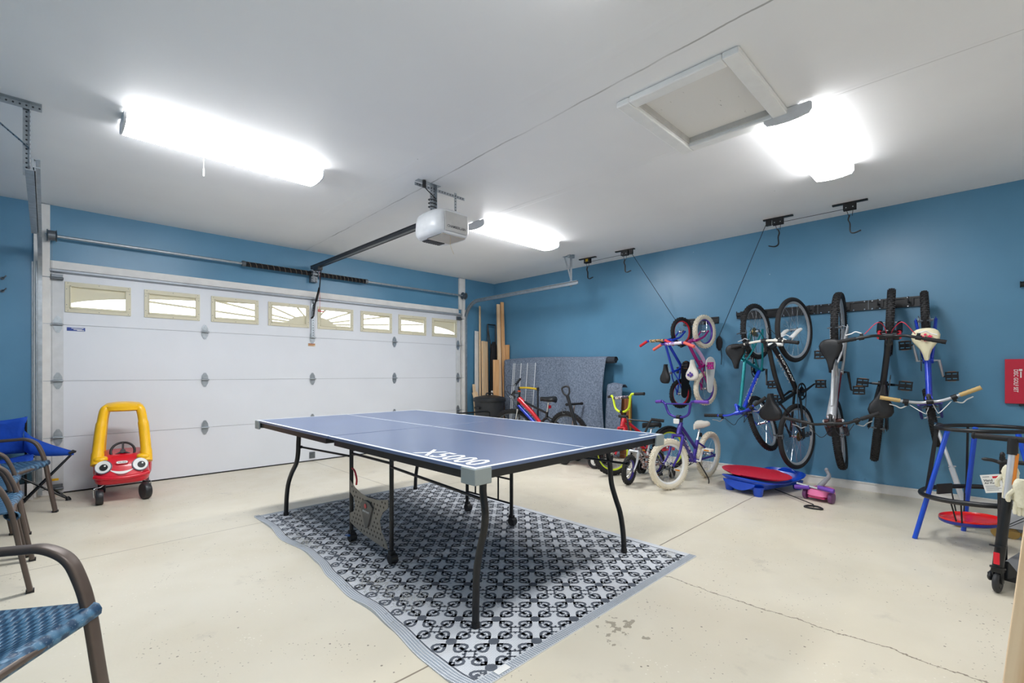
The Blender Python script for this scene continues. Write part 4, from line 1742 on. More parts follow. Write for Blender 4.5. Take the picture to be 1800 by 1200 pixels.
    for s in (-1, 1):
        f = lambda p: BC + Vector((p.x, s * p.y, p.z))
        a, c = e1 - d * gl, e1 + d * .006
        mb = MB()
        nn = 9
        P = [f(a + (c - a) * (i / nn)) for i in range(nn + 1)]
        mb.tube(P, [.0155 if i % 2 else .0170 for i in range(nn + 1)], 12, M=steer)
        mb.tube([f(c), f(c + d * .003)], .0175, 12, M=steer)
        mb.build('grip', g('grip', BLKR), hb)
        if g('streamers'):
            pass
        if g('levers', True):
            p0 = e1 - d * (gl + .035)
            mb = MB()
            mb.tube([f(p0 - d * .018), f(p0 + d * .018)], .0185, 10, M=steer, mi=1)
            mb.box(f(p0 + Vector((.018, 0, -.010))), (.035, .022, .018), steer, 1)
            lv = [p0 + Vector((.035, .0, -.014)), p0 + Vector((.055, .02, -.02)) + d * .02, p0 + Vector((.050, 0, -.024)) + d * .07, p0 + Vector((.045, 0, -.02)) + d * .11]
            mb.tube([f(q_) for q_ in smooth(lv, 4)], .0045, 6, M=steer)
            mb.build('brake_lever', [g('lever_m', SILV), BLKP], hb)
            mb = MB()
            end = CR + Vector((.03, s * .01, .0)) if s < 0 or not g('gears') else HT + Vector((.02, .01, -.03))
            c0 = f(p0 + Vector((.03, -.02, -.012)))
            c1 = f(p0 + Vector((.10 * k + .03, -.10, .02)))
            c2 = HT + Vector((.11 * k + .02, s * .03, .03))
            mb.tube(smooth([c0, c1, c2, end], 7), .0028, 6, M=steer)
            mb.build('brake_cable', g('cable_m', BLKP), hb)
    if g('plate'):
        mb = MB()
        mb.box(BC + Vector((.035, 0, g('rise', .1) * .35)), (.008, .12, .11), steer)
        mb.build('number_plate', g('plate'), root, bev=.01)
    # ---- saddle
    mb = MB()
    mb.tube([ST - v * .05, SP - v * .025], .0125, 12)
    mb.cyl(ST - v * .004, ST + v * .012, .019, 12)
    mb.build('seat_post', g('post', CHROME), root)
    sl, sw = g('sadl', .27), g('sadw', .17)
    tilt = Matrix.Translation(SP + Vector((.01, 0, .022))) @ Matrix.Rotation(radians(-g('sadtilt', 0)), 4, 'Y')
    sd = saddle_mb(sl, sw, g('sadh', .065), tilt).build('saddle', g('saddle', BLKP), root)
    mb = MB()
    for s in (-1, 1):
        mb.tube(smooth([(-.09, s * .03, -.02), (-.05, s * .022, -.038), (.05, s * .018, -.038), (.09, s * .01, -.02)], 4), .0035, 6, M=tilt)
    mb.build('saddle_rails', CHROME, sd)
    if g('saddle_print'):
        mb = MB()
        for cx, cy, rr in ((-.06, .025, .018), (-.06, -.022, .020), (-.035, .0, .014), (-.08, .0, .012)):
            z = .0335 + .004
            P = [(cx * sl / .27 + rr * cos(a * pi / 5) * (1 if a % 2 else .55), cy * sw / .17 + rr * sin(a * pi / 5) * (1 if a % 2 else .55)) for a in range(10)]
            mb.prism(P, z, z + .002 + .006, tilt)
        mb.build('saddle_print', g('saddle_print'), sd)
    if g('bell_refl'):
        mb = MB()
        mb.box(SP - v * .09 + Vector((-.035, 0, 0)), (.012, .05, .045), I)
        mb.build('rear_reflector', g('bell_refl'), root, bev=.006)
    if g('frefl'):
        mb = MB()
        mb.box(HT + Vector((.06, 0, .02)), (.014, .07, .05), steer)
        mb.build('front_reflector', g('frefl'), root, bev=.008)
    # ---- drivetrain (right side, -y)
    ca = radians(g('crank', 20))
    cl = g('cl', .17 * min(1, k + .12))
    cr_ = g('ring', .085)
    mb = MB()
    Tm = Matrix.Translation(BB + Vector((0, -.045, 0))) @ Matrix.Rotation(pi / 2, 4, 'X')
    mb.lathe([(.012, 0), (.012, .004), (cr_ * .55, .004), (cr_ * .55, 0)], 24, Tm)
    mb.lathe([(cr_ * .82, 0), (cr_, 0), (cr_, .004), (cr_ * .82, .004)], 40, Tm, closed=True)
    for i in range(5):
        mb.box((0, 0, .002), (cr_ * .8, .014, .004), Tm @ Matrix.Rotation(i * 2 * pi / 5, 4, 'Z') @ Matrix.Translation((cr_ * .45, 0, 0)))
    ring = mb.build('chainring', g('ringm', BLKM), root)
    rs = .030 if not g('gears') else .034
    mb = MB()
    P1, P2 = BB + Vector((0, -.047, 0)), RH + Vector((0, -.047 if r > .2 else -.04, 0))
    chn = [P1 + Vector((cr_ * cos(a), 0, cr_ * sin(a))) for a in [radians(90 - 15 * i) for i in range(0, 13)]]
    chn += [P2 + Vector((rs * cos(a), 0, rs * sin(a))) for a in [radians(-90 - 22.5 * i) for i in range(0, 9)]]
    mb.tube(chn, .004, 4, closed=True, flat=(.0035, .003))
    mb.build('chain', g('chainm', DGALV), root)
    if g('guard'):
        mb = MB()
        P = []
        gr_ = cr_ + .03
        for i in range(13):
            a = radians(95 - 15.5 * i)
            P.append((BB.x + gr_ * cos(a), BB.z + gr_ * sin(a)))
        for i in range(9):
            a = radians(-95 - 21 * i)
            P.append((RH.x + .05 * cos(a), RH.z + .05 * sin(a)))
        mb.prism(P, 0, .010, Matrix(((1, 0, 0, 0), (0, 0, -1, -.062 if r > .2 else -.055), (0, 1, 0, 0), (0, 0, 0, 1))))
        mb.build('chain_guard', g('guard'), root, bev=.004)
    if g('gears'):
        mb = MB()
        c = RH + Vector((.01, -.06, -.055))
        mb.box(c, (.03, .022, .06))
        for dz in (-.02, -.075):
            mb.cyl(c + Vector((.015, -.006, dz)), c + Vector((.015, .006, dz)), .022, 14)
        mb.box(c + Vector((.012, 0, -.05)), (.018, .006, .09))
        mb.build('rear_derailleur', DGALV, root)
    yq = .085 if r > .2 else .075
    for s, a in ((-1, ca), (1, ca + pi)):
        e = BB + Vector((cl * cos(a), s * (yq + .005), cl * sin(a)))
        mb = MB()
        mb.tube([BB + Vector((0, s * .03, 0)), BB + Vector((0, s * (yq - .015), 0)), e], [.012, .012, .008], 8)
        cm = mb.build('crank_arm', g('crank_m', BLKM), root)
        pw = .095 * min(1, k + .15)
        c = e + Vector((0, s * (pw / 2 + .012), 0))
        mb = MB()
        mb.cyl(e, c + Vector((0, s * pw / 2, 0)), .0075, 8)
        for dx in (-.032, .032):
            mb.box(c + Vector((dx, 0, 0)), (.014, pw, .026))
        mb.box(c, (.030, pw * .9, .016))
        for dy in (-1, 0, 1):
            mb.box(c + Vector((0, dy * (pw / 2 - .006), 0)), (.07, .010, .018))
        pd = mb.build('pedal', g('pedal', BLKP), root, bev=.003)
        mb = MB()
        for dx in (-.0395, .0395):
            mb.box(c + Vector((dx, 0, 0)), (.003, pw * .6, .013))
        mb.build('pedal_reflector', ORANGE, pd)
    # ---- brakes
    if g('levers', True):
        for base, mm, nm in ((CR + Vector((.02, 0, -.005)), steer, 'front_brake'), (RH + Vector((.02, 0, r + .015)), I, 'rear_brake')):
            mb = MB()
            for s in (-1, 1):
                mb.tube([base + Vector((.012, s * .012, .02)), base + Vector((.014, s * .045, .0)), base + Vector((.006, s * .035, -tw * .8))], .006, 6, M=mm)
                mb.box(base + Vector((.0, s * .026, -tw * .8)), (.045, .012, .011), mm)
            mb.build(nm, g('brake_m', DGALV), root)
    if g('kick'):
        mb = MB()
        a = BB + Vector((-.05, .03, -.01))
        mb.tube(smooth([a, a + Vector((-.02, .10, -(a.z) * .7)), Vector((a.x - .03, .14, .008)), Vector((a.x + .01, .155, .006))], 4), .006, 8)
        mb.build('kickstand', BLKM, root)
    if g('training'):
        for s in (-1, 1):
            mb = MB()
            mb.tube([RH + Vector((0, s * .045, 0)), RH + Vector((.0, s * .08, .01)), Vector((-.01, s * .15, .075))], .008, 8, flat=(.003, .010))
            am = mb.build('training_wheel_arm', DGALV, root)
            mb = MB()
            mb.torus(.040, .017, 24, 8, xf((-.01, s * .175, .058), (pi / 2, 0, 0)), ry=.02)
            mb.cyl((-.01, s * .158, .058), (-.01, s * .192, .058), .030, 14)
            mb.build('training_wheel', BLKP, am)
    if g('fender'):
        for c_, mm, a0, a1 in ((FH, steer, 20, 130), (RH, I, 40, 175)):
            mb = MB()
            rings = []
            for i in range(15):
                a = radians(a0 + (a1 - a0) * i / 14)
                rr = r + .014
                w = tw * .55
                cc = Vector((cos(a), 0, sin(a)))
                rings.append([c_ + cc * (rr - .012) + Vector((0, -w, 0)), c_ + cc * rr + Vector((0, -w * .6, 0)), c_ + cc * (rr + .004), c_ + cc * rr + Vector((0, w * .6, 0)), c_ + cc * (rr - .012) + Vector((0, w, 0))])
            mb.loft(rings, mm, closed=False, cap=False)
            mb.build('fender', g('fender'), root, solid=.003)
    if g('extra'):
        g('extra')(root, dict(BB=BB, RH=RH, FH=FH, HT=HT, HB=HB, ST=ST, SP=SP, CR=CR, BC=BC, steer=steer))
    return root


def stand_M(rear, heading, lean=0.0):
    """ground position of rear contact, heading angle (deg) of local x"""
    return Matrix.Translation((rear[0], rear[1], 0)) @ Matrix.Rotation(radians(heading), 4, 'Z') @ Matrix.Rotation(radians(lean), 4, 'X')


def hang_M(up, r, wb, top, bot, swing, gap=.022):
    """hang against the right wall; top, bot = (y, z) of the two hubs; swing in degrees"""
    hx = WX - gap - r
    T, B = Vector((hx, top[0], top[1])), Vector((hx, bot[0], bot[1]))
    D = (T - B).normalized()
    s = radians(swing)
    n = Vector((-cos(s), sin(s), 0))
    n = (n - D * n.dot(D)).normalized()
    if up == 'front':
        X = D
        rear = T - D * wb
    else:
        X = -D
        rear = T
    o = rear - n * r
    Y = n.cross(X)
    return Matrix(((X.x, Y.x, n.x, o.x), (X.y, Y.y, n.y, o.y), (X.z, Y.z, n.z, o.z), (0, 0, 0, 1)))


HG = 'bicycles hanging on the wall racks'
TEAL = mat('teal_metallic', '#16858c', .28, .5, coat=.4)
ROYAL = mat('royal_blue_paint', '#1b3fc4', .28, .2, coat=.5)
INDIGO = mat('indigo_paint', '#2f2585', .28, .2, coat=.5)
PURPLE = mat('purple_blue_paint', '#35208f', .28, .2, coat=.5)
MAGENTA = mat('magenta_paint', '#9c1675', .28, .2, coat=.5)
LILAC = mat('lilac_paint', '#c9a9cf', .35)
LIME = mat('lime_yellow_paint', '#d3e62b', .4)
DRED = mat('dark_red_paint', '#8d1421', .3, .2, coat=.3)
BRED = mat('bright_red_paint', '#d01c2c', .3, coat=.3)
HOTP = mat('hot_pink', '#e2295c', .4)
SALM = mat('salmon_rubber', '#ef6a5c', .5)
RGRIP = mat('red_rubber', '#d3202c', .5)
TANG = mat('tan_rubber', '#bfa168', .55)
PGRIP = mat('purple_rubber', '#6a3fa8', .5)
WCREAM = mat('white_cream_vinyl', '#e6e1d6', .4)
WPAD = mat('cream_pink_vinyl', '#ddd6b6', .45)
PRPR = mat('purple_rim_paint', '#4c2a97', .35, coat=.2)

# 1 small blue bike with red rims and red grips
bike('kids_bicycle', 'small blue kids bicycle with red rims and red grips hanging on the wall', hang_M('front', .178, .745, (-3.567, 1.637), (-3.553, .90), 16), HG, .178, .745,
     dict(tw=.042, frame=ROYAL, fork=ROYAL, rim=BRED, tr=.015, hl=.09, stl=.20, sl=.27, bar='bmx', bw=.25, rise=.09, q=.02, stem=.03, bar_m=ROYAL, grip=RGRIP, pad=camo_material('flame_pad', ['#8d6f3a', '#3a2a22', '#d8c9a0', '#b5651d']),
          levers=False, saddle=BLKP, sadl=.23, sadw=.145, post=CHROME, guard=BLKP, ring=.055, cl=.09, crank=70, style='low', low=.16, crown=.03, hl_=0, nsp=20, steer=0, sadtilt=0))
# 2 magenta bike with white tyres
bike('kids_bicycle', 'small magenta and white kids bicycle with cream tires and white saddle hanging on the wall', hang_M('front', .196, .66, (-3.850, 1.622), (-3.862, .960), 12), HG, .196, .66,
     dict(tw=.05, frame=MAGENTA, fork=MAGENTA, rim=PRPR, tire=CREAMR, tr=.016, hl=.09, stl=.17, sl=.24, bar='bmx', bw=.26, rise=.14, q=.10, stem=.03, bar_m=PURPLE, grip=SALM, pad=camo_material('flower_pad', ['#e7dfe8', '#b9a2cf', '#8b4fa8']),
          levers=False, saddle=WCREAM, saddle_print=PRPR, sadl=.24, sadw=.165, guard=WHP, ring=.06, cl=.10, crank=100, pedal=mat('magenta_pedal', '#b01f86', .4), style='curve', low=.10, m_down=LILAC, crown=.03, nsp=20))
# 3 teal and blue mountain bike, rear wheel up
bike('mountain_bicycle', 'teal and blue mountain bicycle with black saddle hanging front wheel down', hang_M('rear', .295, .965, (-4.447, 1.580), (-4.500, .615), 8), HG, .295, .965,
     dict(tw=.048, frame=TEAL, m_down=ROYAL, fork=ROYAL, rim=SILV, tr=.0175, hl=.12, stl=.34, sl=.47, bar='riser', rise=.03, bw=.30, sweep=.06, q=.05, stem=.08, bar_m=ROYAL, stem_m=ROYAL, gears=True, steer=17, text=('MAGNA', WHP), saddle=BLKP, sadl=.25, sadw=.20, crank=200, post=TEAL, bbx=.42))
# 4 black bike, front wheel up, white fork
bike('mountain_bicycle', 'black mountain bicycle with silver rims hanging front wheel up beside the teal one', hang_M('front', .325, 1.06, (-4.810, 1.572), (-4.835, .49), 13), HG, .325, 1.06,
     dict(tw=.045, frame=BLKM, fork=WHP, susfork=True, fkr=.017, rim=SILV, tr=.019, hl=.12, stl=.38, sl=.47, bar='flat', rise=.02, bw=.31, sweep=.04, q=.03, stem=.09, bar_m=WCREAM, gears=True, steer=0, text=('AVALON', WHP), style='curve', low=.26, saddle=BLKP, sadl=.26, sadw=.22, sadh=.08, crank=-65, bell_refl=REDR, knob=False))
# 5 silver bike, rear wheel up
bike('mountain_bicycle', 'silver mountain bicycle with broad black saddle seen end-on, front wheel down', hang_M('rear', .325, 1.015, (-5.185, 1.575), (-5.180, .56), -4), HG, .325, 1.015,
     dict(tw=.058, frame=SILV, m_rear=SILV, m_seat=SILV, m_down=DRED, post=BLKM, fork=mat('brown_red_metal', '#4a2b2a', .35, .4), susfork=True, fkr=.017, rim=SILV, tr=.019, hl=.12, stl=.38, sl=.52, bar='riser', rise=.035, bw=.33, sweep=.07, q=.03, stem=.07, gears=True, steer=7, style='susp', saddle=BLKP, sadl=.27, sadw=.175, crank=170, lever_m=SILV))
# 6 black bike, front wheel up, red cables
bike('mountain_bicycle', 'black mountain bicycle with red cables and white brake levers, front wheel up', hang_M('front', .30, .95, (-5.560, 1.590), (-5.470, .625), -8), HG, .30, .95,
     dict(tw=.058, frame=BLKM, m_down=BLKM, fork=BLKM, susfork=True, fkr=.018, stanch=BRED, rim=SILV, tr=.021, hl=.13, stl=.36, sl=.45, bar='riser', rise=.035, bw=.33, sweep=.05, q=.04, stem=.07, gears=True, steer=3, style='diamond', cable_m=mat('red_cable', '#d8344a', .5), lever_m=WHP, saddle=BLKP, sadl=.28, sadw=.175, crank=88, bell_refl=REDR))
# 7 blue bike with white saddle, rear wheel up, tan grips
bike('mountain_bicycle', 'blue kids mountain bicycle with tan grips and cream saddle, front wheel down', hang_M('rear', .25, .84, (-5.795, 1.600), (-5.830, .755), -3), HG, .25, .84,
     dict(tw=.052, frame=ROYAL, m_rear=ROYAL, fork=INDIGO, rim=SILV, tr=.02, hl=.12, stl=.28, sl=.42, bar='flat', rise=.03, bw=.29, sweep=.07, q=.07, stem=.05, bar_m=SILV, grip=TANG, gears=True, steer=7, style='diamond', saddle=WPAD, saddle_print=HOTP, sadl=.26, sadw=.18, crank=160, crank_m=SILV, lever_m=WHP, cable_m=WHP))

# ---- bikes standing on the floor
bike('kids_bicycle', 'purple kids bicycle with white knobby tires standing on its kickstand', stand_M((5.155, -4.0), 180 - 2, -3), None, .25, .835,
     dict(tw=.052, frame=PURPLE, fork=PURPLE, rim=WHP, tire=CREAMR, tr=.019, hl=.11, stl=.22, sl=.36, bar='bmx', bw=.33, br=.0125, rise=.155, barfwd=.02, q=.05, stem=.04, bar_m=PURPLE, grip=PGRIP, levers=False, saddle=WCREAM, sadl=.25, sadw=.16, sadtilt=-4,
          steer=-17, style='low', low=.13, text=('LOST', WHP), frefl=WHP, bell_refl=BLKP, kick=True, crank=-85, crank_m=WHP, pedal=WCREAM, ring=.065, cl=.13, guard=None))
bike('bmx_bicycle', 'red bmx bicycle with lime yellow rims and handlebar behind the ping pong table corner', stand_M((5.23, -3.53), 158, 4), None, .25, .80,
     dict(tw=.052, frame=BRED, fork=BRED, rim=LIME, tr=.019, hl=.11, stl=.20, sl=.30, bar='bmx', bw=.36, br=.0135, rise=.19, q=.05, stem=.04, bar_m=LIME, grip=BLKR, levers=False, saddle=BLKP, sadl=.25, sadw=.14,
          steer=-4, style='low', low=.14, pad=camo_material('print_pad', ['#d9d6d0', '#6a4a6a', '#3b3b44']), crank=200, ring=.07, cl=.12, fender=BLKP))
bike('toddler_bicycle', 'tiny silver and black toddler bicycle with training wheels between the lime rimmed and purple bicycles', stand_M((4.80, -3.585), 180, 0), None, .152, .575,
     dict(tw=.045, frame=camo_material('camo_frame', ['#8b8f94', '#3c2b30', '#a86a52', '#c9ccd0'], 40), fork=SILV, rim=INDIGO, tr=.017, hl=.08, stl=.18, sl=.27, bar='bmx', bw=.24, rise=.15, barfwd=-.05, q=.09, stem=.02, bar_m=BLKM, grip=BLKR, levers=False,
          saddle=BLKP, sadl=.22, sadw=.15, steer=8, style='low', low=.10, training=True, crank=50, ring=.05, cl=.09, guard=BLKP, nsp=16, cross=True))
bike('mountain_bicycle', 'red and blue full suspension mountain bicycle standing by the felt blanket', stand_M((5.03, -2.22), 92, -12), None, .325, 1.02,
     dict(tw=.055, frame=BLKM, m_top=BRED, m_down=ROYAL, m_seat=BLKM, fork=BLKM, susfork=True, rim=DGALV, tr=.02, hl=.13, stl=.34, sl=.50, bar='riser', rise=.05, bw=.33, sweep=.06, q=.07, stem=.08, bar_m=CHROME, gears=True, steer=35, style='susp', saddle=BLKP, sadl=.27, sadw=.16, bell_refl=REDR, crank=-30))
# ============================================================ PATIO CHAIRS
def patio_chair(label, far_foot, ang):
    """local: x forward, front feet on x = 0, far side y = 0, near side y = -.58"""
    t = thing('patio_chair', label, 'chair', (far_foot[0], far_foot[1], 0), radians(ang), 'blue wicker patio chairs along the side wall')
    Wd = .585
    for y in (0, -Wd):
        mb = MB()
        P = [(0, y, .012), (-.033, y, .21), (-.064, y, .415), (-.092, y, .515), (-.125, y, .575), (-.185, y, .606), (-.25, y, .606), (-.40, y, .598), (-.52, y, .60)]
        mb.tube(smooth(P, 6), .02, 12, flat=(.0115, .021))
        af = mb.build('arm_frame', BRONZE, t)
        mb = MB()
        mb.bb((-.016, y - .016, 0), (.016, y + .016, .016))
        mb.build('foot_cap', BLKP, af)
        mb = MB()
        P = [(-.60, y, .012), (-.53, y, .25), (-.485, y, .43), (-.53, y, .62), (-.60, y, .90)]
        mb.tube(smooth(P, 5), .02, 12, flat=(.0115, .018))
        mb.build('rear_leg', BRONZE, t)
    for cx_, cz_ in ((-.070, .392), (-.49, .40), (-.60, .89)):
        mb = MB()
        mb.cyl((cx_, 0, cz_), (cx_, -Wd, cz_), .012, 10)
        mb.build('cross_bar', BRONZE, t)
    # woven seat: sagging sheet with rolled front edge that wraps the frame ends
    mb = MB()
    rings = []
    nx, ny = 14, 12
    for i in range(nx + 1):
        u = i / nx
        x = -.058 - u * .445
        r = []
        for j in range(ny + 1):
            v = j / ny
            y = .012 - v * (Wd + .024)
            sag = .055 * sin(pi * v) ** .8 * sin(pi * min(1, u * .9 + .12))
            side = .03 * (u * (1 - u) * 2)
            z = .428 - sag - .02 * u
            xx = x - .085 * abs(v - .5) * 2 * (1 if u < .05 else 0) * 0 - .03 * (1 - (abs(v - .5) * 2) ** 2) * (1 - u)
            r.append((xx, y, z))
        rings.append(r)
    front = []
    for a in (200, 160, 120, 80):
        pass
    # roll at the front
    first = rings[0]
    roll = []
    for a in (-150, -110, -70, -30, 10, 50):
        ar = radians(a)
        roll.append([(p[0] + .018 * cos(ar), p[1], p[2] - .018 + .018 * sin(ar)) for p in first])
    mb.loft(roll + rings, closed=False, cap=False)
    mb.build('woven_seat', M_WEAVE, t, solid=.007)
    mb = MB()
    rings = []
    for i in range(11):
        u = i / 10
        z = .40 + u * .50
        x = -.505 - u * .10 + .035 * sin(pi * u)
        rings.append([(x - .03 * sin(pi * j / 10), .012 - (Wd + .024) * j / 10, z) for j in range(11)])
    mb.loft(rings, closed=False, cap=False)
    mb.build('woven_back', M_WEAVE, t, solid=.007)
    return t


patio_chair('blue wicker patio chair closest to the blue folding camp chair', (.03, -.80), -22)
patio_chair('blue wicker patio chair second from the folding camp chair', (-.113, -1.41), 0)
patio_chair('blue wicker patio chair third from the folding camp chair next after the large near one', (-.084, -2.095), 0)
patio_chair('large near blue wicker patio chair cut off at the photo corner, brown curved arm', (.118, -4.29), -38)

# ============================================================ CAMP CHAIR
cc = thing('camp_chair', 'bright blue folding camp chair with black crossed legs by the door track', 'chair', (-.18, -.42, 0))
o = Vector(cc.location)
Lc = lambda *p: (p[0] - o.x, p[1] - o.y, p[2])
CB = mat('camp_blue_fabric', '#0d4bb8', .8, var=.1, nscale=14, bump=.35, bscale=25)
# seat corners and hubs
FR, FL_, BR_, BL_ = (.075, -.45, .0), (-.52, -.62, 0), (.0, -.16, 0), (-.56, -.14, 0)
FR = (.119, -.37, 0)
mb = MB()
back = []
for i in range(9):
    u = i / 8
    z = .43 + u * .325
    y = -.20 + .04 * (1 - u)
    back.append([(-.60 + v * (.46 - .03 * (1 - abs(2 * u - 1))), y + .035 * sin(pi * v), z - .03 * sin(pi * v) * u) for v in [j / 10 for j in range(11)]])
mb.loft(back, closed=False, cap=False)
mb.add([Lc(*p) for p in []], [])
mb.v = [Lc(*p) for p in mb.v]
mb.build('back_panel', CB, cc, solid=.006)
mb = MB()
seat = []
for i in range(9):
    u = i / 8
    y = -.20 - .33 * u
    seat.append([(-.60 + v * .50, y, .43 - .075 * sin(pi * v) * (.6 + .4 * u) - .02 * u) for v in [j / 10 for j in range(11)]])
mb.loft(seat, closed=False, cap=False)
mb.v = [Lc(*p) for p in mb.v]
mb.build('seat_panel', CB, cc, solid=.006)
mb = MB()
arm = []
for i in range(9):
    u = i / 8
    x = -.16 + u * .315
    w = .10 * (1 - u) + .022
    z = .52 - .17 * (u ** .6) + .06 * u
    y = -.25 - .08 * u
    arm.append([(x, y, z + w), (x, y - .015, z + w * .3), (x, y - .02, z - w * .5)])
mb.loft(arm, closed=False, cap=False)
mb.v = [Lc(*p) for p in mb.v]
mb.build('arm_sling', CB, cc, solid=.006)
mb = MB()
for a, b in (((.119, -.37, .012), (-.40, -.24, .40)), ((.155, -.33, .42), (-.19, -.47, .012)), ((.148, -.30, .41), (-.17, -.20, .012)), ((-.52, -.62, .012), (-.10, -.22, .40)), ((-.60, -.60, .42), (-.56, -.20, .012)),
             ((-.152, -.185, .05), (-.150, -.185, .755)), ((-.60, -.19, .05), (-.60, -.18, .755)), ((.118, -.37, .014), (.00, -.30, .13))):
    mb.cyl(Lc(*a), Lc(*b), .0085, 10)
mb.build('leg_frame', mat('black_tube_gloss', '#121316', .25, .2), cc)
mb = MB()
for p in ((.119, -.37), (-.19, -.47), (-.17, -.20), (-.52, -.62), (-.56, -.20)):
    mb.tube([Lc(p[0], p[1], 0), Lc(p[0], p[1], .012), Lc(p[0] - .008, p[1], .032)], [.022, .019, .012], 12)
mb.build('foot_pad', BLKP, cc)
mb = MB()
mb.tube([Lc(.125, -.335, .412), Lc(.155, -.335, .43), Lc(.172, -.338, .425)], [.016, .016, .008], 10)
mb.build('arm_end_cap', BLKP, cc)

mb = MB()
mb.bb((-.16, -.045, -.09), (.16, .045, .09))
mb.bb((-.165, -.05, .075), (.165, .05, .095))
sb = mb.build('storage_box', mat('dark_teal_plastic', '#1c4250', .5), None, bev=.008)
sb.location = (-.275, -.095, .245)
tag(sb, 'small dark teal plastic box raised behind the patio chair legs', 'box')
mb = MB()
mb.bb((-.17, -.055, -.075), (.17, .055, .075))
sb = mb.build('wooden_crate', WOODW, None, bev=.004)
sb.location = (-.275, -.095, .076)
tag(sb, 'white painted low crate under the small dark teal box', 'crate')
for k, (z, nm) in enumerate(((1.985, 'upper'), (1.872, 'lower'))):
    mb = MB()
    mb.cyl((-.30, -.002, z), (-.30, -.045, z - .002), .006, 8)
    mb.tube(smooth([(-.30, -.045, z), (-.285, -.06, z + .005), (-.275, -.055, z + .02)], 4), .005, 8)
    mb.cyl((-.30, -.001, z), (-.30, -.006, z), .014, 12)
    tag(mb.build('wall_hook', DGALV, None), 'small dark metal %s hook on the blue wall left of the door track' % nm, 'hook', 'small hooks left of the door')

# ============================================================ TOY CAR
car = thing('toy_car', 'red and yellow ride-on toy car with big eyes and a smile', 'toy car', (.49, -.50, 0), radians(-7))
# local: front towards -y
SK = 1
mb = MB()


def ringbox(z, xw, y0, y1, e=.45, n=32, bulge=0):
    r = []
    for i in range(n):
        a = 2 * pi * i / n
        f = lambda q: math.copysign(abs(q) ** e, q)
        r.append((xw * f(cos(a)), (y0 + y1) / 2 + (y1 - y0) / 2 * f(sin(a)), z))
    return r


mb.loft([ringbox(.155, .165, -.26, .30), ringbox(.17, .190, -.295, .33), ringbox(.205, .200, -.305, .34), ringbox(.235, .196, -.290, .34), ringbox(.30, .190, -.262, .34), ringbox(.36, .178, -.225, .33), ringbox(.395, .160, -.175, .31), ringbox(.405, .14, -.12, .29)])
body = mb.build('car_body', REDP, car)
mb = MB()
mb.tube(smooth([(-.185, -.24, .235), (-.12, -.285, .222), (0, -.305, .215), (.12, -.285, .222), (.185, -.24, .235)], 6), .02, 10)
for s in (-1, 1):  # door swellings
    mb.ell((s * .183, .06, .30), (.03, .16, .12), e=.6)
mb.build('bumper_and_doors', REDP, body)
mb = MB()
for s in (-1, 1):
    mb.tube(smooth([(s * .172, -.20, .33), (s * .170, -.17, .40), (s * .160, -.13, .55), (s * .145, -.10, .70), (s * .128, -.085, .80), (s * .10, -.07, .825)], 6), [.046] * 8 + [.042] * 10 + [.036] * 13, 14)
    mb.tube(smooth([(s * .165, .22, .36), (s * .155, .21, .55), (s * .14, .18, .72), (s * .12, .14, .81)], 6), .03, 12)
    mb.ell((s * .150, -.185, .375), (.052, .055, .030), e=.7)
mb.loft([ringbox(.790, .125, -.115, .19, .6), ringbox(.802, .146, -.135, .21, .6), ringbox(.835, .148, -.137, .21, .6), ringbox(.862, .12, -.10, .18, .65), ringbox(.872, .06, -.05, .12, .8)])
mb.build('roof', YELP, car)


def facep(x, z, off=0.0):
    """point on the sloping front of the body"""
    y = -.290 + (z - .235) * .44 + .55 * x * x
    return (x, y - off, z)


for s in (-1, 1):
    c = facep(s * .128, .318, .012)
    Mx = basis(c, (1, s * -.0 + s * .22, 0), (0, .42, 1))
    for rr, d, m_, nm in ((.060, .0, mat('eye_ring', '#6b7480', .4), 'eye_ring'), (.054, .003, WHP, 'eye_white'), (.029, .007, BLKP, 'pupil'), (.007, .0095, WHP, 'eye_glint')):
        mb = MB()
        dx, dy = (0, 0) if nm in ('eye_ring', 'eye_white') else ((.006, -.006) if nm == 'pupil' else (.014, .006))
        mb.cyl((dx, dy, -.02 if d == 0 else d - .004), (dx, dy, d + .003), rr, 28, M=Mx)
        if nm == 'eye_ring':
            par = mb.build('eye', m_, car)
        else:
            mb.build(nm, m_, par)
mb = MB()
top = [(x, .272 + .35 * x * x * 7) for x in [-.078 + .156 * i / 12 for i in range(13)]]
bot = [(x, .262 + .35 * x * x * 9 - .012 * (1 - (x / .078) ** 2)) for x in [-.078 + .156 * i / 12 for i in range(13)]]
vs = [facep(x, z, .006) for x, z in top] + [facep(x, z, .006) for x, z in bot]
mb.add(vs, [(i, 13 + i, 14 + i, i + 1) for i in range(12)], 0, True)
sm_ = mb.build('smile', WHP, car)
mb = MB()
bot2 = [(x, .262 + .35 * x * x * 9 - .012 * (1 - (x / .065) ** 2)) for x in [-.05 + .10 * i / 12 for i in range(13)]]
bot3 = [(x, .256 + .35 * x * x * 11 - .028 * (1 - (x / .05) ** 2) + .001) for x in [-.05 + .10 * i / 12 for i in range(13)]]
vs = [facep(x, z, .0055) for x, z in bot2] + [facep(x, z, .0055) for x, z in bot3]
mb.add(vs, [(i, 13 + i, 14 + i, i + 1) for i in range(12)], 0, True)
mb.build('lower_lip', mat('dark_red', '#8d1020', .4), sm_)
mb = MB()
Mx = basis(facep(0, .345, .004), (1, 0, 0), (0, .44, 1))
P = []
for sx_, a0 in ((1, -90), (-1, 90)):
    for i in range(9):
        a = radians(a0 + 180 * i / 8)
        P.append((sx_ * .030 + .016 * cos(a), .016 * sin(a)))
mb.prism(P, -.004, .004, Mx)
lg = mb.build('name_badge', mat('badge_red', '#b80f22', .35), car)
mb = MB()
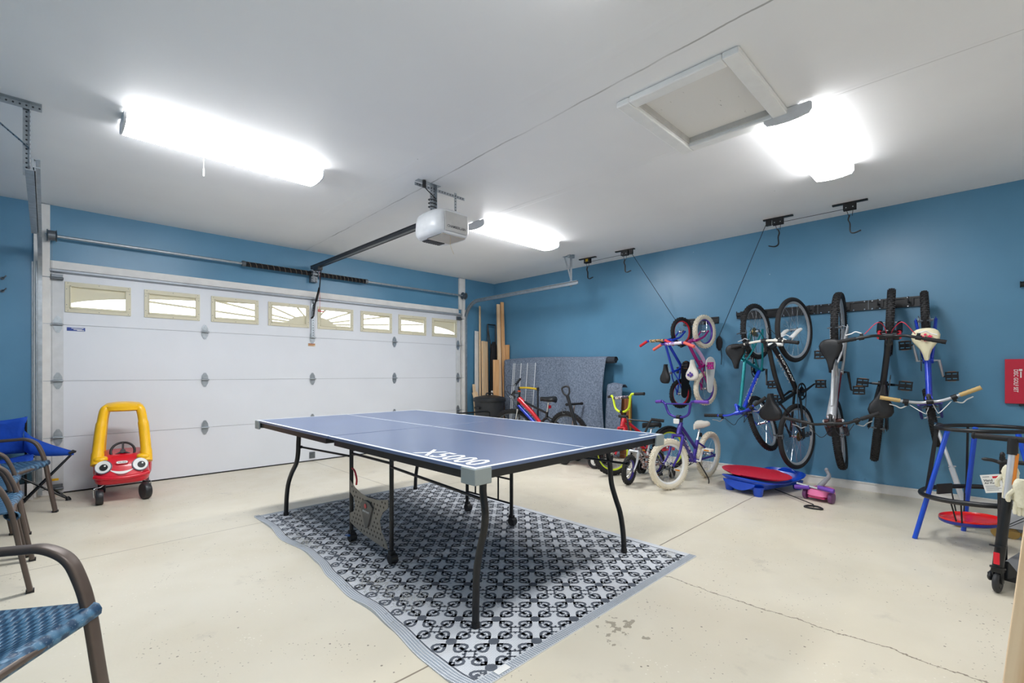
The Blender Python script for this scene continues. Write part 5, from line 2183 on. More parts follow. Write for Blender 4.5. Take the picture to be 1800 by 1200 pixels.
mb.prism([(x * .86, y * .66) for x, y in P], .003, .0055, Mx)
mb.build('badge_plate', WHP, lg)
text_mesh('badge_lettering', 'little tikes', .056, .010, mat('print_dark', '#3a3a40', .5), lg, Mx @ Matrix.Translation((0, 0, .006)))
mb = MB()
Tm = Matrix.Translation((0, -.10, .425)) @ Matrix.Rotation(radians(62), 4, 'X')
mb.torus(.085, .010, 36, 10, Tm)
for a in (90, 210, 330):
    mb.cyl((0, 0, 0), (.08 * cos(radians(a)), .08 * sin(radians(a)), 0), .008, 8, M=Tm)
mb.cyl((0, 0, -.06), (0, 0, .01), .02, 12, M=Tm)
mb.build('steering_wheel', BLKP, car)
for x, y, r, yaw in ((-.150, -.285, .064, 4), (.165, -.275, .074, 24), (-.165, .24, .07, 0), (.165, .24, .07, 0)):
    mb = MB()
    Tw = Matrix.Translation((x, y, r)) @ Matrix.Rotation(radians(yaw), 4, 'Z') @ Matrix.Rotation(pi / 2, 4, 'Y')
    mb.lathe([(.0, -.022), (r * .6, -.022), (r * .92, -.026), (r, -.018), (r, .018), (r * .92, .026), (r * .6, .022), (0, .022)], 32, Tw)
    w_ = mb.build('wheel', mat('wheel_black', '#232427', .4), car)
    mb = MB()
    s = 1 if x < 0 else -1
    if x < 0 and y < 0:
        mb.cyl((0, 0, .021), (0, 0, .0265), r * .70, 24, M=Tw)
        mb.build('hub_cap', WHP, w_)
    mb = MB()
    if y < 0:
        q = Vector((x, y, r))
        ox = -.035 if x < 0 else .035
        mb.tube(smooth([q + Vector((ox, 0, 0)), q + Vector((ox * 1.1, -.0, .05)), q + Vector((ox, 0, r + .012)), q + Vector((-ox * .2, .02, r + .02)), q + Vector((-ox, .03, r + .05))], 5), .0045, 8)
        mb.build('fork_wire', CHROME, w_)

# ============================================================ BACK CORNER: lumber
LUM = 'boards leaning in the corner'


def board(label, base, topp, w, d, m, yaw=0, z0=0):
    """a plank standing from base (x, y) to top (x, y, z)"""
    a, b = Vector((base[0], base[1], z0)), Vector(topp)
    L_ = (b - a).length
    Z = (b - a).normalized()
    X = Vector((cos(radians(yaw)), sin(radians(yaw)), 0))
    X = (X - Z * X.dot(Z)).normalized()
    Y = Z.cross(X)
    mb = MB()
    mb.bb((-w / 2, -d / 2, 0), (w / 2, d / 2, L_))
    o_ = mb.build('lumber_board', m, None, bev=.0015)
    o_.matrix_world = Matrix(((X.x, Y.x, Z.x, a.x), (X.y, Y.y, Z.y, a.y), (X.z, Y.z, Z.z, a.z + .004), (0, 0, 0, 1)))
    tag(o_, label, 'board', LUM)
    return o_


board('tall thin pale pine strip leaning on the blue wall nearest the garage door', (5.17, -.17), (5.265, -.045, 2.28), .045, .02, M_PINE, 30)
board('white painted board behind the tall thin pine strip', (5.13, -.12), (5.20, -.035, 1.85), .09, .016, WOODW, 10)
board('medium pale pine plank with a sawn top beside the tall strip', (5.24, -.22), (5.33, -.09, 1.68), .13, .035, M_PINE, 10)
board('narrow pine strip standing left of the black bin', (5.065, -.215), (5.09, -.09, .95), .05, .02, M_PINE, 0)
board('short pine board tilted away beside the garage door', (5.22, -.31), (5.065, -.14, .82), .09, .02, M_PINE, -20)
board('tall pale pine stud leaning into the room corner', (5.40, -.42), (5.575, -.17, 2.33), .06, .038, M_PINE, -25)
board('tall orange pine stud beside the pale one in the room corner', (5.475, -.46), (5.60, -.24, 2.36), .055, .038, M_PINE2, -25)
board('short orange pine board leaning against the right wall corner', (5.565, -.40), (5.605, -.37, 1.62), .085, .02, M_PINE2, -80)
board('wide rough pine board with a split end leaning before the corner studs', (5.32, -.40), (5.375, -.33, 1.36), .10, .02, M_PINE2, -30)
board('stubby white offcut board standing behind the black bin', (5.33, -.34), (5.36, -.30, .84), .12, .02, WOODW, 0)
# dark stand and case between the boards
ds = thing('folding_stand', 'black folded metal stand between the leaning boards', 'stand', (5.44, -.14, 0))
mb = MB()
for a, b in (((-.05, 0, 0), (-.03, .06, 1.98)), ((.13, 0, 0), (.15, .06, 1.98)), ((-.03, .06, 1.98), (.15, .06, 1.98)), ((-.04, .02, .6), (.14, .02, .6)), ((-.03, .055, 1.95), (.10, -.05, .7)), ((.10, -.05, .7), (.12, -.08, 0))):
    mb.cyl(a, b, .011, 8)
mb.build('tube_frame', BLKM, ds)
mb = MB()
mb.loft([[(w * cos(a * pi / 8) * 1.0 + .06, .0 + d * sin(a * pi / 8), z) for a in range(16)] for z, w, d in ((.05, .07, .04), (.3, .085, .05), (.9, .085, .05), (1.45, .075, .045), (1.62, .06, .04), (1.68, .03, .02))])
mb.build('carry_bag', mat('black_nylon', '#131317', .8, bump=.4, bscale=30), ds)

# ---- black bin
bn = thing('trash_bin', 'black round plastic trash bin with lid in front of the leaning boards', 'bin', (5.06, -.52, 0))
mb = MB()
mb.lathe([(.0, 0), (.20, 0), (.205, .01), (.235, .60), (.245, .70), (.225, .70), (.0, .68)], 32)
mb.build('bin_body', mat('bin_black', '#2a2c2f', .5), bn)
mb = MB()
mb.lathe([(.262, .69), (.266, .70), (.262, .735), (.235, .755), (.10, .785), (.0, .79)], 32)
mb.tube(smooth([(-.07, 0, .78), (-.06, 0, .815), (.06, 0, .815), (.07, 0, .78)], 4), .012, 8)
mb.build('lid', mat('lid_black', '#222427', .45), bn)
for s in (-1, 1):
    mb = MB()
    mb.bb((s * .235, -.06, .58), (s * .275, .06, .61))
    mb.build('handle', BLKP, bn, bev=.006)

# ---- bent pipe frame
pf = thing('pipe_frame', 'black bent pipe frame standing before the bin and short boards', 'frame', (4.55, -.80, 0))
mb = MB()
mb.tube(smooth([(-.37, 0, .0), (-.37, 0, .2), (-.37, 0, .53), (-.355, 0, .553), (-.33, 0, .56), (-.1, 0, .558), (.2, -.02, .555), (.24, -.02, .46), (.24, -.02, .0)], 5), .011, 10)
mb.cyl((-.37, 0, .2), (.24, -.02, .2), .008, 8)
mb.build('pipe', BLKM, pf)
mb = MB()
for x in (-.37, .24):
    mb.bb((x - .02, -.15, 0), (x + .02, .15, .012))
mb.build('foot', BLKM, pf)

# ============================================================ FELT-COVERED TABLE AND BLANKET
ft = thing('folded_table', 'folded table on edge against the blue wall under the felt blanket', 'table', (5.50, -1.5, 0), group=None)
mb = MB()
mb.bb((-.04, -.80, 0), (.06, .95, 1.30))
mb.build('table_slab', mat('table_shadow_dark', '#3a4048', .6), ft)  # dark colour painted in for the shadow gap behind the blanket
mb = MB()
for y in (-.72, .88):
    mb.bb((-.055, y - .02, 0), (-.041, y + .02, 1.2))
mb.build('leg', M_PLY, ft)
# blanket: hangs from the top front edge
mb = MB()
rings = []
NY, NZ = 70, 26
for j in range(NY + 1):
    v = j / NY
    y = -.47 - v * 2.02
    r = []
    for i in range(NZ + 1):
        u = i / NZ
        top = 1.335 + .02 * sin(v * 4.0 + .5) + .03 * v
        z = top - u * (top - .03)
        fold = .012 * sin(y * 23 + u * 3 + 2 * sin(y * 5)) * u ** .5 + .026 * sin(y * 9 + u * 2.2) * u + .030 * sin(y * 4.1 - 1.3 + u * 1.6) * u ** .7 + .035 * max(0, sin((v * 1.2 - u * .35 + .12) * 9)) * u * (v > .5)
        x = 5.435 - .10 * u * min(1, v * 4) - fold * min(1, .3 + v * 3)
        yy = y + (.03 * sin(u * 5) if v > .97 else 0)
        r.append((x, yy, z))
    rings.append(r)
# top strip over the slab
for j, r in enumerate(rings):
    x0, y0, z0 = r[0]
    rings[j] = [(5.60, y0, z0 - .06), (5.58, y0, z0 + .005), (5.52, y0, z0 + .028), (5.46, y0, z0 + .020)] + r
mb.loft(rings, closed=False, cap=False)
bl = mb.build('felt_blanket', M_FELT, None, solid=.006)
tag(bl, 'large blue-grey felt blanket draped over the folded table against the wall', 'blanket')
mb = MB()
sp = []
for i in range(26):
    a = i * .42
    r_ = .058 - i * .0016
    sp.append((r_ * cos(a) * 1.0, r_ * sin(a)))
rings = [[(5.49 + p[0], y, 1.315 + p[1]) for p in sp] for y in (-2.40, -2.48, -2.55, -2.61)]
mb.loft(rings, closed=False, cap=False)
mb.v = [(x, y, z) for x, y, z in mb.v]
br = mb.build('rolled_underlay', mat('dark_underlay', '#2d333c', .9), None, solid=.006)
tag(br, 'dark rolled end poking out of the top right of the felt blanket', 'roll')
bt = thing('low_board', 'brown wooden board on edge beside the smaller felt piece', 'board', (5.53, -2.72, 0))
mb = MB()
mb.bb((-.05, -.10, 0), (.02, .09, .80))
mb.build('panel', M_PLY, bt)
mb = MB()
mb.bb((-.055, -.112, 0), (-.02, -.10, .80))
mb.build('edge_band', mat('edge_yellow', '#c9972c', .5), bt)
mb = MB()
rings = []
for j in range(9):
    v = j / 8
    y = -2.50 - v * .235
    r = [(5.58, y, .95), (5.53, y, 1.0 + .01 * sin(v * 5)), (5.46, y, .99)]
    for i in range(12):
        u = i / 11
        r.append((5.44 - .05 * u - .015 * sin(v * 6 + u * 3), y, .96 - .93 * u))
    rings.append(r)
mb.loft(rings, closed=False, cap=False)
b2 = mb.build('felt_blanket', M_FELT, None, solid=.006)
tag(b2, 'narrow lower piece of blue-grey felt hanging beside the brown board', 'blanket')
# ---- white wire shelf leaning on the blanket
ws = thing('wire_shelf', 'white coated wire shelf leaning on the felt blanket', 'wire shelf', (5.27, -1.0, 0))
WW_ = mat('white_wire', '#d9dde0', .4)
mb = MB()
for y in (.235, .20, .06, -.08, -.25):
    mb.cyl((-.03 + .0, y, .01), (.09, y, 1.30), .0045, 6)
mb.build('long_rods', WW_, ws)
mb = MB()
for i in range(50):
    z = .02 + i * .0257
    mb.cyl((-.03 + .12 * z / 1.3, .235, z), (-.03 + .12 * z / 1.3, -.25, z), .0017, 4)
mb.build('cross_wires', WW_, ws)

# ---- pull handle cart: two black posts with a yellow grip
pc = thing('push_cart', 'black push handle with yellow grip standing behind the red and blue bicycle', 'cart', (5.165, -1.27, 0))
mb = MB()
for y in (.185, -.205):
    mb.cyl((0, y, .08), (0, y, .90), .012, 10)
mb.cyl((0, .185, .12), (0, -.205, .12), .010, 8)
mb.cyl((0, .185, .50), (0, -.205, .50), .006, 8)
mb.build('handle_posts', BLKM, pc)
mb = MB()
mb.tube([(0, .16, .915), (0, 0, .918), (0, -.18, .905)], .0155, 12)
mb.build('grip', mat('yellow_grip', '#e3bd2e', .5), pc)
mb = MB()
for y in (.185, -.205):
    mb.cyl((0, y, .88), (0, y, .93), .019, 10)
mb.build('corner_joint', BLKP, pc)
mb = MB()
mb.cyl((0, .185, .845), (0, .185, .875), .024, 10)
mb.build('orange_clamp', mat('clamp_orange', '#d9502a', .5), pc)
for y in (.15, -.17):
    mb = MB()
    mb.cyl((0, y - .015, .06), (0, y + .015, .06), .06, 20)
    mb.build('wheel', BLKP, pc)
mb = MB()
mb.bb((-.02, -.23, .05), (.02, .21, .07))
mb.build('axle_beam', BLKM, pc)

# ============================================================ WAGON
wg = thing('toy_wagon', 'red metal wagon with black pull handle and white hubbed wheels', 'wagon', (4.62, -2.66, 0), radians(8))
mb = MB()
bx_ = [(0, -.20), (.80, -.20), (.80, .20), (0, .20)]
for a, b in (((0, -.29, .20), (.28, .29, .215)), ((0, -.29, .215), (.28, -.275, .32)), ((0, .275, .215), (.28, .29, .32)), ((0, -.275, .215), (.015, .275, .32)), ((.265, -.275, .215), (.28, .275, .32))):
    mb.bb(a, b)
mb.tube([(0, -.29, .325), (.28, -.29, .325), (.28, .29, .325), (0, .29, .325)], .010, 8, closed=True)
mb.build('wagon_bed', BRED, wg, bev=.003)
mb = MB()
mb.bb((.12, -.25, .12), (.16, .25, .199))
mb.cyl((-.02, -.21, .09), (.30, -.21, .09), .008, 8)
mb.cyl((-.02, .21, .09), (.30, .21, .09), .008, 8)
mb.bb((.09, -.24, .08), (.19, -.18, .20))
mb.bb((.09, .18, .08), (.19, .24, .20))
mb.build('undercarriage', BLKM, wg)
for x in (-.02, .30):
    for s in (-1, 1):
        mb = MB()
        Tw = Matrix.Translation((x, s * .21, .088)) @ Matrix.Rotation(pi / 2, 4, 'Y')
        mb.torus(.066, .0215, 36, 10, Tw, ry=.02)
        w_ = mb.build('wheel', BLKR, wg)
        mb = MB()
        mb.lathe([(0, -.016), (.02, -.016), (.048, -.008), (.048, .008), (.02, .016), (0, .016)], 24, Tw)
        mb.build('wheel_hub', WHP, w_)
mb = MB()
P = [Vector((-.035, -.10, .13)), Vector((-.0, .04, .45)), Vector((.05, .205, .86))]
mb.tube(smooth(P, 6), .02, 12, flat=(.014, .021))
hd = mb.build('pull_handle', BLKM, wg)
mb = MB()
d = (P[2] - P[1]).normalized()
side = Vector((.25, -.93, .25)).normalized()
c = P[2] + d * .065
mb.tube(smooth([P[2], P[2] + d * .03 + side * .035, c + d * .035 + side * .045, c + d * .055, c + d * .035 - side * .045, P[2] + d * .03 - side * .035], 5, closed=True), .012, 10, closed=True)
mb.build('grip_loop', BLKP, hd)

ks = thing('kick_scooter', 'small scooter with black T handle standing behind the wagon handle', 'scooter', (5.15, -2.36, 0), radians(88))
mb = MB()
mb.cyl((.28, 0, .10), (.20, 0, .70), .014, 10)
mb.build('steering_tube', CHROME, ks)
mb = MB()
mb.cyl((.20, -.16, .715), (.20, .16, .715), .016, 10)
for s in (-1, 1):
    mb.cyl((.20, s * .15, .715), (.20, s * .168, .715), .021, 10)
mb.build('handlebar', BLKR, ks)
mb = MB()
mb.bb((-.26, -.055, .06), (.24, .055, .085))
mb.build('deck', mat('deck_blue', '#2140b0', .4), ks, bev=.006)
for x in (-.31, .29):
    mb = MB()
    mb.cyl((x, -.014, .05), (x, .014, .05), .05, 20)
    mb.build('wheel', BLKR, ks)

# ============================================================ SLED WITH RED SAUCER
sl = thing('plastic_sled', 'bright blue plastic bed with stubby feet on the floor by the wall', 'sled', (5.0, -4.62, 0), radians(-17))
# local x towards the wall, y left; footprint .74 by .42
mb = MB()


def sled_ring(z, ex, ey, e=.38, n=48):
    r = []
    for i in range(n):
        a = 2 * pi * i / n
        f = lambda q: math.copysign(abs(q) ** e, q)
        r.append((ex * f(cos(a)), ey * f(sin(a)), z))
    return r


def lipz(r, k):
    return [(x, y, z + k * (abs(x) / .37) ** 2 * .045) for x, y, z in r]


mb.loft([sled_ring(.060, .31, .15), sled_ring(.068, .33, .17), lipz(sled_ring(.095, .355, .195), .5), lipz(sled_ring(.112, .385, .225), 1), lipz(sled_ring(.104, .395, .235), 1), lipz(sled_ring(.096, .390, .232), 1),
         lipz(sled_ring(.085, .350, .19), .5), sled_ring(.052, .325, .165), sled_ring(.048, .31, .15)], cap=True)
mb.build('bed', BLUEP, sl)
for x, y in ((-.30, -.15), (-.30, .15), (.30, -.15), (.30, .15)):
    mb = MB()
    mb.tube([(x, y, 0), (x, y, .008), (x, y, .085)], [.034, .038, .05], 16)
    mb.build('foot', BLUEP, sl)
mb = MB()
P = [(.11 * cos(pi * i / 12) , .075 * sin(pi * i / 12)) for i in range(13)]
mb.prism(P, -.009, .009, Matrix(((0, 0, 1, .375), (1, 0, 0, 0), (0, 1, 0, .105), (0, 0, 0, 1))))
mb.build('end_handle', BLUEP, sl, bev=.006)
mb = MB()
P = [(-.16 + .32 * i / 14, .005 - .058 * sin(pi * i / 14)) for i in range(15)]
P = P + [(.17, .03), (-.17, .03)]
mb.prism(P, -.006, .006, Matrix(((0, 0, 1, -.372), (1, 0, 0, 0), (0, 1, 0, .088), (0, 0, 0, 1))))
mb.build('side_skirt', BLUEP, sl, bev=.003)


def saucer_mat():
    m = bpy.data.materials.new('scratched_red_plastic')
    m.use_nodes = True
    g = NG(m)
    tc = g.n.new('ShaderNodeTexCoord').outputs['Object']
    k = g.mapr(g.noise(tc, 38, 5, .8), .60, .68)
    k = g.math('MULTIPLY', k, g.mapr(g.noise(tc, 6, 2), .45, .6))
    b = g.n['Principled BSDF']
    g.nt.links.new(g.mix(g.math('MULTIPLY', k, .75), lin('#d0122f'), lin('#f0a9b4')), b.inputs['Base Color'])
    b.inputs['Roughness'].default_value = .4
    return m


mb = MB()
mb.lathe([(0, .004), (.18, .010), (.25, .028), (.295, .046), (.308, .046), (.30, .036), (.25, .016), (.18, .0), (0, -.006)], 48)
for s in (-1, 1):
    mb.tube(smooth([(s * .30, -.05, .04), (s * .318, -.03, .043), (s * .318, .03, .043), (s * .30, .05, .04)], 4), .006, 8)
dc = mb.build('saucer_sled', saucer_mat(), None)
dc.matrix_world = Matrix.Translation((4.94, -4.565, .125)) @ Matrix.Rotation(radians(-17), 4, 'Z') @ Matrix.Rotation(radians(3), 4, 'Y') @ Matrix.Rotation(radians(3), 4, 'X')
tag(dc, 'scratched red round saucer sled lying on the blue plastic bed', 'saucer sled')

# ---- pump handle rod on the floor
ph = thing('air_pump_rod', 'thin black rod with loop handle lying on the floor by the blue bed', 'rod', (4.60, -5.13, 0))
mb = MB()
mb.cyl((.0, .0, .030), (.43, .42, .012), .0045, 8)
mb.build('rod', BLKM, ph)
mb = MB()
mb.tube(smooth([(-.03, .055, .008), (.02, .03, .010), (.03, -.03, .010), (-.02, -.075, .008), (-.05, -.03, .008), (-.05, .03, .008)], 5, closed=True), .007, 8, closed=True)
mb.tube([(.0, .0, .030), (-.01, -.01, .010)], .006, 8)
mb.build('loop_handle', BLKP, ph)

# ---- pink toddler scooter lying folded
pk = thing('toddler_scooter', 'pink toddler scooter with purple grips lying near the baseboard', 'scooter', (4.93, -5.12, 0), radians(-12))
PINK = mat('pink_plastic', '#f07fb0', .38, coat=.2)
mb = MB()
mb.loft([sled_ring(.045, .10, .075, .6, 24), sled_ring(.055, .115, .09, .6, 24), sled_ring(.105, .11, .085, .6, 24), sled_ring(.118, .08, .06, .6, 24)])
mb.build('body', PINK, pk)
mb = MB()
mb.bb((-.10, -.07, .028), (.12, .07, .046))
mb.build('deck', mat('pink_dark', '#c02a6a', .4), pk, bev=.01)
for x, y in ((-.05, -.105), (-.05, .105), (.16, 0)):
    mb = MB()
    Tw = Matrix.Translation((x, y, .048)) @ Matrix.Rotation(pi / 2, 4, 'X')
    mb.lathe([(0, -.016), (.03, -.016), (.044, -.014), (.048, -.006), (.048, .006), (.044, .014), (.03, .016), (0, .016)], 24, Tw)
    mb.build('wheel', mat('wheel_purple', '#6d3a6c', .4), pk)
mb = MB()
mb.cyl((-.10, -.10, .115), (-.10, .16, .135), .010, 10)
sb_ = mb.build('handlebar', SILV, pk)
for a, b in (((-.10, -.145, .122), (-.10, -.02, .132)), ((-.10, .05, .118), (-.10, .175, .100))):
    mb = MB()
    mb.cyl(a, b, .019, 14)
    mb.build('grip', PGRIP, sb_)
mb = MB()
mb.tube(smooth([(-.02, .02, .11), (.06, .0, .16), (.12, -.01, .205), (.13, .01, .245)], 5), [.022] * 6 + [.018] * 5 + [.015] * 5, 12)
mb.ell((.13, .015, .255), (.016, .016, .020), n=12, m=8)
mb.build('stem', mat('grey_lilac_plastic', '#8f9096', .45), pk)
# ============================================================ RACK RAILS ON THE WALL
def rack(name, y0, y1, z0, z1, label, seams, hooks):
    t = thing(name, label, 'bike rack', (WX, (y0 + y1) / 2, (z0 + z1) / 2), group='wall racks for bicycles')
    o = Vector(t.location)
    Lr = lambda x, y, z: (x - o.x, y - o.y, z - o.z)
    mb = MB()
    h = (z1 - z0) / 2
    mb.bb(Lr(WX - .012, y0, z0), Lr(WX - .001, y1, z1))
    mb.bb(Lr(WX - .022, y0, z1 - .016), Lr(WX - .008, y1, z1))
    mb.bb(Lr(WX - .022, y0, z0), Lr(WX - .008, y1, z0 + .016))
    for s in seams:
        mb.bb(Lr(WX - .0235, s - .002, z0), Lr(WX - .0215, s + .002, z1), mi=1)
    mb.build('rail', [BLKM, DGALV], t)
    mb = MB()
    ys = []
    k = y1 - .04
    while k > y0:
        ys.append(k)
        k -= .205
    for s in seams:
        ys += [s - .03, s + .03]
    for y in ys:
        for z in (z0 + .009, z1 - .009):
            mb.cyl(Lr(WX - .020, y, z), Lr(WX - .027, y, z), .0062, 10)
    mb.build('bolts', CHROME, t)
    for y in [q_ + .055 for q_ in hooks]:
        mb = MB()
        mb.bb(Lr(WX - .034, y - .03, z0 + .012), Lr(WX - .022, y + .03, z1 - .012))
        mb.tube(smooth([Lr(WX - .03, y, z0 + .045), Lr(WX - .10, y, z0 + .030), Lr(WX - .118, y, z0 + .045), Lr(WX - .118, y, z0 + .085)], 5), .0055, 8)
        mb.build('hook', BLKP, t)
    return t


rack('bike_rack', -5.752, -4.178, 1.748, 1.842, 'long black steel wall rail holding the six larger hanging bicycles', [-4.94, -5.36], [-4.23, -4.47, -4.94, -5.24, -5.50, -5.72])
rack('bike_rack', -3.932, -3.50, 1.728, 1.806, 'short black steel wall rail holding the two small hanging bicycles', [], [-3.60, -3.84])


# ============================================================ HOISTS
def hoist(y, label, cleat, hook_r=True):
    t = thing('ceiling_hoist', label, 'hoist', (5.25, y, CE), radians(3), group='pulley hoists on the ceiling')
    mb = MB()
    mb.bb((-.018, -.135, -.014), (.018, .135, -.001))
    mb.bb((-.019, -.05, -.075), (-.015, .05, -.01))
    mb.bb((.015, -.05, -.075), (.019, .05, -.01))
    if cleat:
        mb.bb((-.016, cleat * .085 - .025, -.07), (.016, cleat * .085 + .025, -.01))
    mb.build('mount_plate', BLKM, t, bev=.003)
    for s in (-.026, .026):
        mb = MB()
        mb.cyl((-.022, s, -.052), (.022, s, -.052), .014, 14)
        w_ = mb.build('pulley', BLKP, t)
        mb = MB()
        mb.cyl((-.0245, s, -.052), (.0245, s, -.052), .005, 8)
        mb.build('axle', CHROME, w_)
    mb = MB()
    d = 1 if hook_r else -1
    mb.tube([(0, -.026, -.06), (0, -.018, -.13)], .0025, 6)
    mb.tube([(0, .026, -.06), (0, .008, -.13)], .0025, 6)
    for s in (-.008, .008):
        mb.tube(smooth([(s, 0, -.12), (s, .012 * d, -.16), (s, -.002, -.20), (s, -.004, -.27), (s, -.03 * d, -.29), (s, -.085 * d, -.275)], 5), .0048, 8)
    mb.build('hook', BLKM, t)
    return t


h1 = hoist(-2.315, 'black ceiling hoist with yellow tag above the end of the garage door track', 0)
mb = MB()
mb.bb((-.024, -.02, -.055), (-.021, .02, -.02))
mb.build('yellow_tag', mat('tag_yellow', '#c9a21c', .5), h1)
hoist(-2.90, 'black ceiling hoist above the felt blanket end, rope running down to the small bicycles', -1)
hoist(-4.675, 'black ceiling hoist above the teal bicycle, rope running down and left', 1, False)
hoist(-5.275, 'black ceiling hoist highest over the end-on bicycles', 0)


def rope(name, pts, r, label, cat='rope', group=None):
    mb = MB()
    mb.tube(pts, r, 6)
    return tag(mb.build(name, ROPE, None), label, cat, group)


rope('hoist_rope', [(5.25, -2.36, 2.655), (5.25, -2.86, 2.66)], .0025, 'thin rope joining the two hoists above the felt blanket', group='hoist ropes')
rope('hoist_rope', [(5.25, -4.72, 2.66), (5.25, -5.23, 2.66)], .0025, 'thin rope joining the two hoists above the larger bicycles', group='hoist ropes')
rope('hoist_rope', [(5.25, -3.0, 2.65), (5.618, -3.41, 1.79)], .0032, 'black rope slanting down from a hoist to the short wall rail', group='hoist ropes')
rope('hoist_rope', [(5.25, -4.56, 2.66), (5.605, -3.945, 1.57)], .0032, 'black rope slanting down from a hoist to the wall cleat', group='hoist ropes')
cl = thing('rope_cleat', 'black wall cleat wrapped with hanging rope between the small and teal bicycles', 'cleat', (5.639, -3.945, 1.50))
mb = MB()
mb.bb((-.012, -.012, -.06), (-.001, .012, .06))
mb.tube(smooth([(-.03, 0, .07), (-.022, 0, .03), (-.02, 0, -.03), (-.03, 0, -.07)], 4), .007, 8)
mb.build('cleat_horn', BLKM, cl)
mb = MB()
mb.loft([[( -.028 + w * .4 * cos(a * pi / 6), w * sin(a * pi / 6), z) for a in range(12)] for z, w in ((-.095, .010), (-.06, .032), (0, .040), (.04, .034), (.075, .010))])
mb.tube(smooth([(-.02, -.01, -.05), (-.02, -.025, -.15), (-.02, -.02, -.26)], 5), .004, 6)
mb.build('wrapped_rope', ROPE, cl)

# ============================================================ RED BOX
rb = thing('disc_golf_box', 'flat red carton printed with white sideways lettering on the right wall', 'box', (WX - .001, -6.30, 1.073))
mb = MB()
mb.bb((-.030, -.36, -.182), (0, .030, .182))
mb.build('carton', mat('carton_red', '#c41d3a', .5, var=.03), rb, bev=.002)
text_mesh('box_lettering', 'DISC GOLF SET', .185, .026, WHP, rb, basis((-.0306, -.033, .004), (0, 0, -1), (0, -1, 0)) @ Matrix.Rotation(0, 4, 'Z'))
mb = MB()
mb.bb((-.0312, -.068, .085), (-.030, -.050, .10))
mb.build('logo_mark', WHP, rb)
mb = MB()
mb.bb((-.0312, -.064, .03), (-.030, -.056, .080))
mb.build('small_print', WHP, rb)
mb = MB()
mb.bb((-.035, -.09, -.20), (0, -.05, -.182))
mb.build('shelf_clip', BLKM, rb)
fl = thing('wall_tool', 'small black and red tool clipped high on the wall at the right edge', 'tool', (WX - .03, -6.40, 1.86))  # small unidentified tool, modelled as a plain banded cylinder
mb = MB()
mb.cyl((0, .04, .0), (0, -.10, .0), .022, 14)
mb.cyl((0, .045, .0), (0, .04, .0), .026, 14)
mb.bb((.0, -.03, -.025), (.028, -.01, .025))
mb.build('body', BLKP, fl)
mb = MB()
mb.cyl((0, .01, .0), (0, -.008, .0), .0235, 14)
mb.build('red_band', REDP, fl)

# ============================================================ TARGET STAND
tg = thing('disc_target_stand', 'blue legged stand with two black hoops and a red disc slung below', 'stand', (4.35, -6.11, 0))
mb = MB()
for nm, f, t_ in (('leg', (-.11, .29, 0), (.03, .125, .765)), ('leg', (.35, .06, 0), (.19, -.005, .765)), ('leg', (-.02, -.36, 0), (.10, -.20, .765))):
    mb = MB()
    mb.cyl(f, t_, .0145, 14)
    lg = mb.build('leg', BLUEP, tg)
C1 = (.07, -.045)
mb = MB()
mb.torus(.235, .013, 56, 10, Matrix.Translation((C1[0], C1[1], .772)) @ Matrix.Rotation(radians(-2), 4, 'X'))
mb.build('upper_hoop', BLKM, tg)
C2 = (.03, -.06)
mb = MB()
mb.torus(.33, .016, 64, 10, Matrix.Translation((C2[0], C2[1], .335)) @ Matrix.Rotation(radians(-5), 4, 'X'))
mb.build('lower_hoop', BLKM, tg)
STRAP = mat('strap_black', '#141518', .8)
for a in (100, 75, 20, 300):
    ar = radians(a)
    mb = MB()
    mb.tube([(C1[0] + .235 * cos(ar), C1[1] + .235 * sin(ar), .77), (C2[0] + .30 * cos(ar), C2[1] + .30 * sin(ar), .34)], .004, 4, flat=(.0015, .008))
    mb.build('strap', STRAP, tg)
for a in (150, 160, 20, 35, 285, 270):
    ar = radians(a)
    mb = MB()
    mb.tube([(C2[0] + .33 * cos(ar), C2[1] + .33 * sin(ar), .335), (.0 + .15 * cos(ar), .0 + .15 * sin(ar), .15)], .003, 4, flat=(.001, .005))
    mb.build('strap', STRAP, tg)
mb = MB()
mb.add([(.09, .19, .36), (.20, .12, .36), (.20, .12, .29), (.09, .19, .29)], [(0, 1, 2, 3)], 0, False)
mb.build('mesh_pouch', BLKP, tg, solid=.01)
mb = MB()
Td = Matrix.Translation((.0, .015, .165)) @ Matrix.Rotation(radians(-5), 4, 'X')
mb.lathe([(0, .004), (.13, .004), (.150, .010), (.158, .020), (.160, .014), (.155, -.002), (0, -.004)], 40, Td)
dsk = mb.build('red_disc', mat('disc_red', '#e01410', .25, coat=.4), tg)
mb = MB()
mb.lathe([(0, -.005), (.152, -.004), (.161, .008), (.160, -.008), (.145, -.018), (0, -.020)], 40, Td)
mb.build('blue_base', mat('disc_navy', '#1a2a8a', .35), dsk)

# ============================================================ ELECTRIC SCOOTER
es = thing('electric_scooter', 'black scooter with white and orange handle tube at the right edge', 'scooter', (3.50, -6.215, 0), radians(-14))
mb = MB()
Tw = Matrix.Translation((0, 0, .052)) @ Matrix.Rotation(pi / 2, 4, 'X')
mb.torus(.038, .0145, 36, 10, Tw, ry=.013)
mb.cyl((0, -.012, .052), (0, .012, .052), .028, 20)
w_ = mb.build('front_wheel', mat('wheel_grey_rubber', '#2b2c2f', .55), es)
mb = MB()
mb.ell((-.008, .026, .075), (.02, .012, .02), n=12, m=8)
mb.bb((-.012, -.020, .05), (.02, -.014, .12))
mb.bb((-.012, .014, .05), (.02, .020, .12))
mb.bb((-.016, -.022, .105), (.028, .022, .125))
mb.build('front_fork', BLKM, es)
mb = MB()
mb.tube([(.00, 0, .125), (.05, -.022, .485)], .0225, 18)
mb.cyl((.0, 0, .235), (.002, 0, .243), .033, 18)
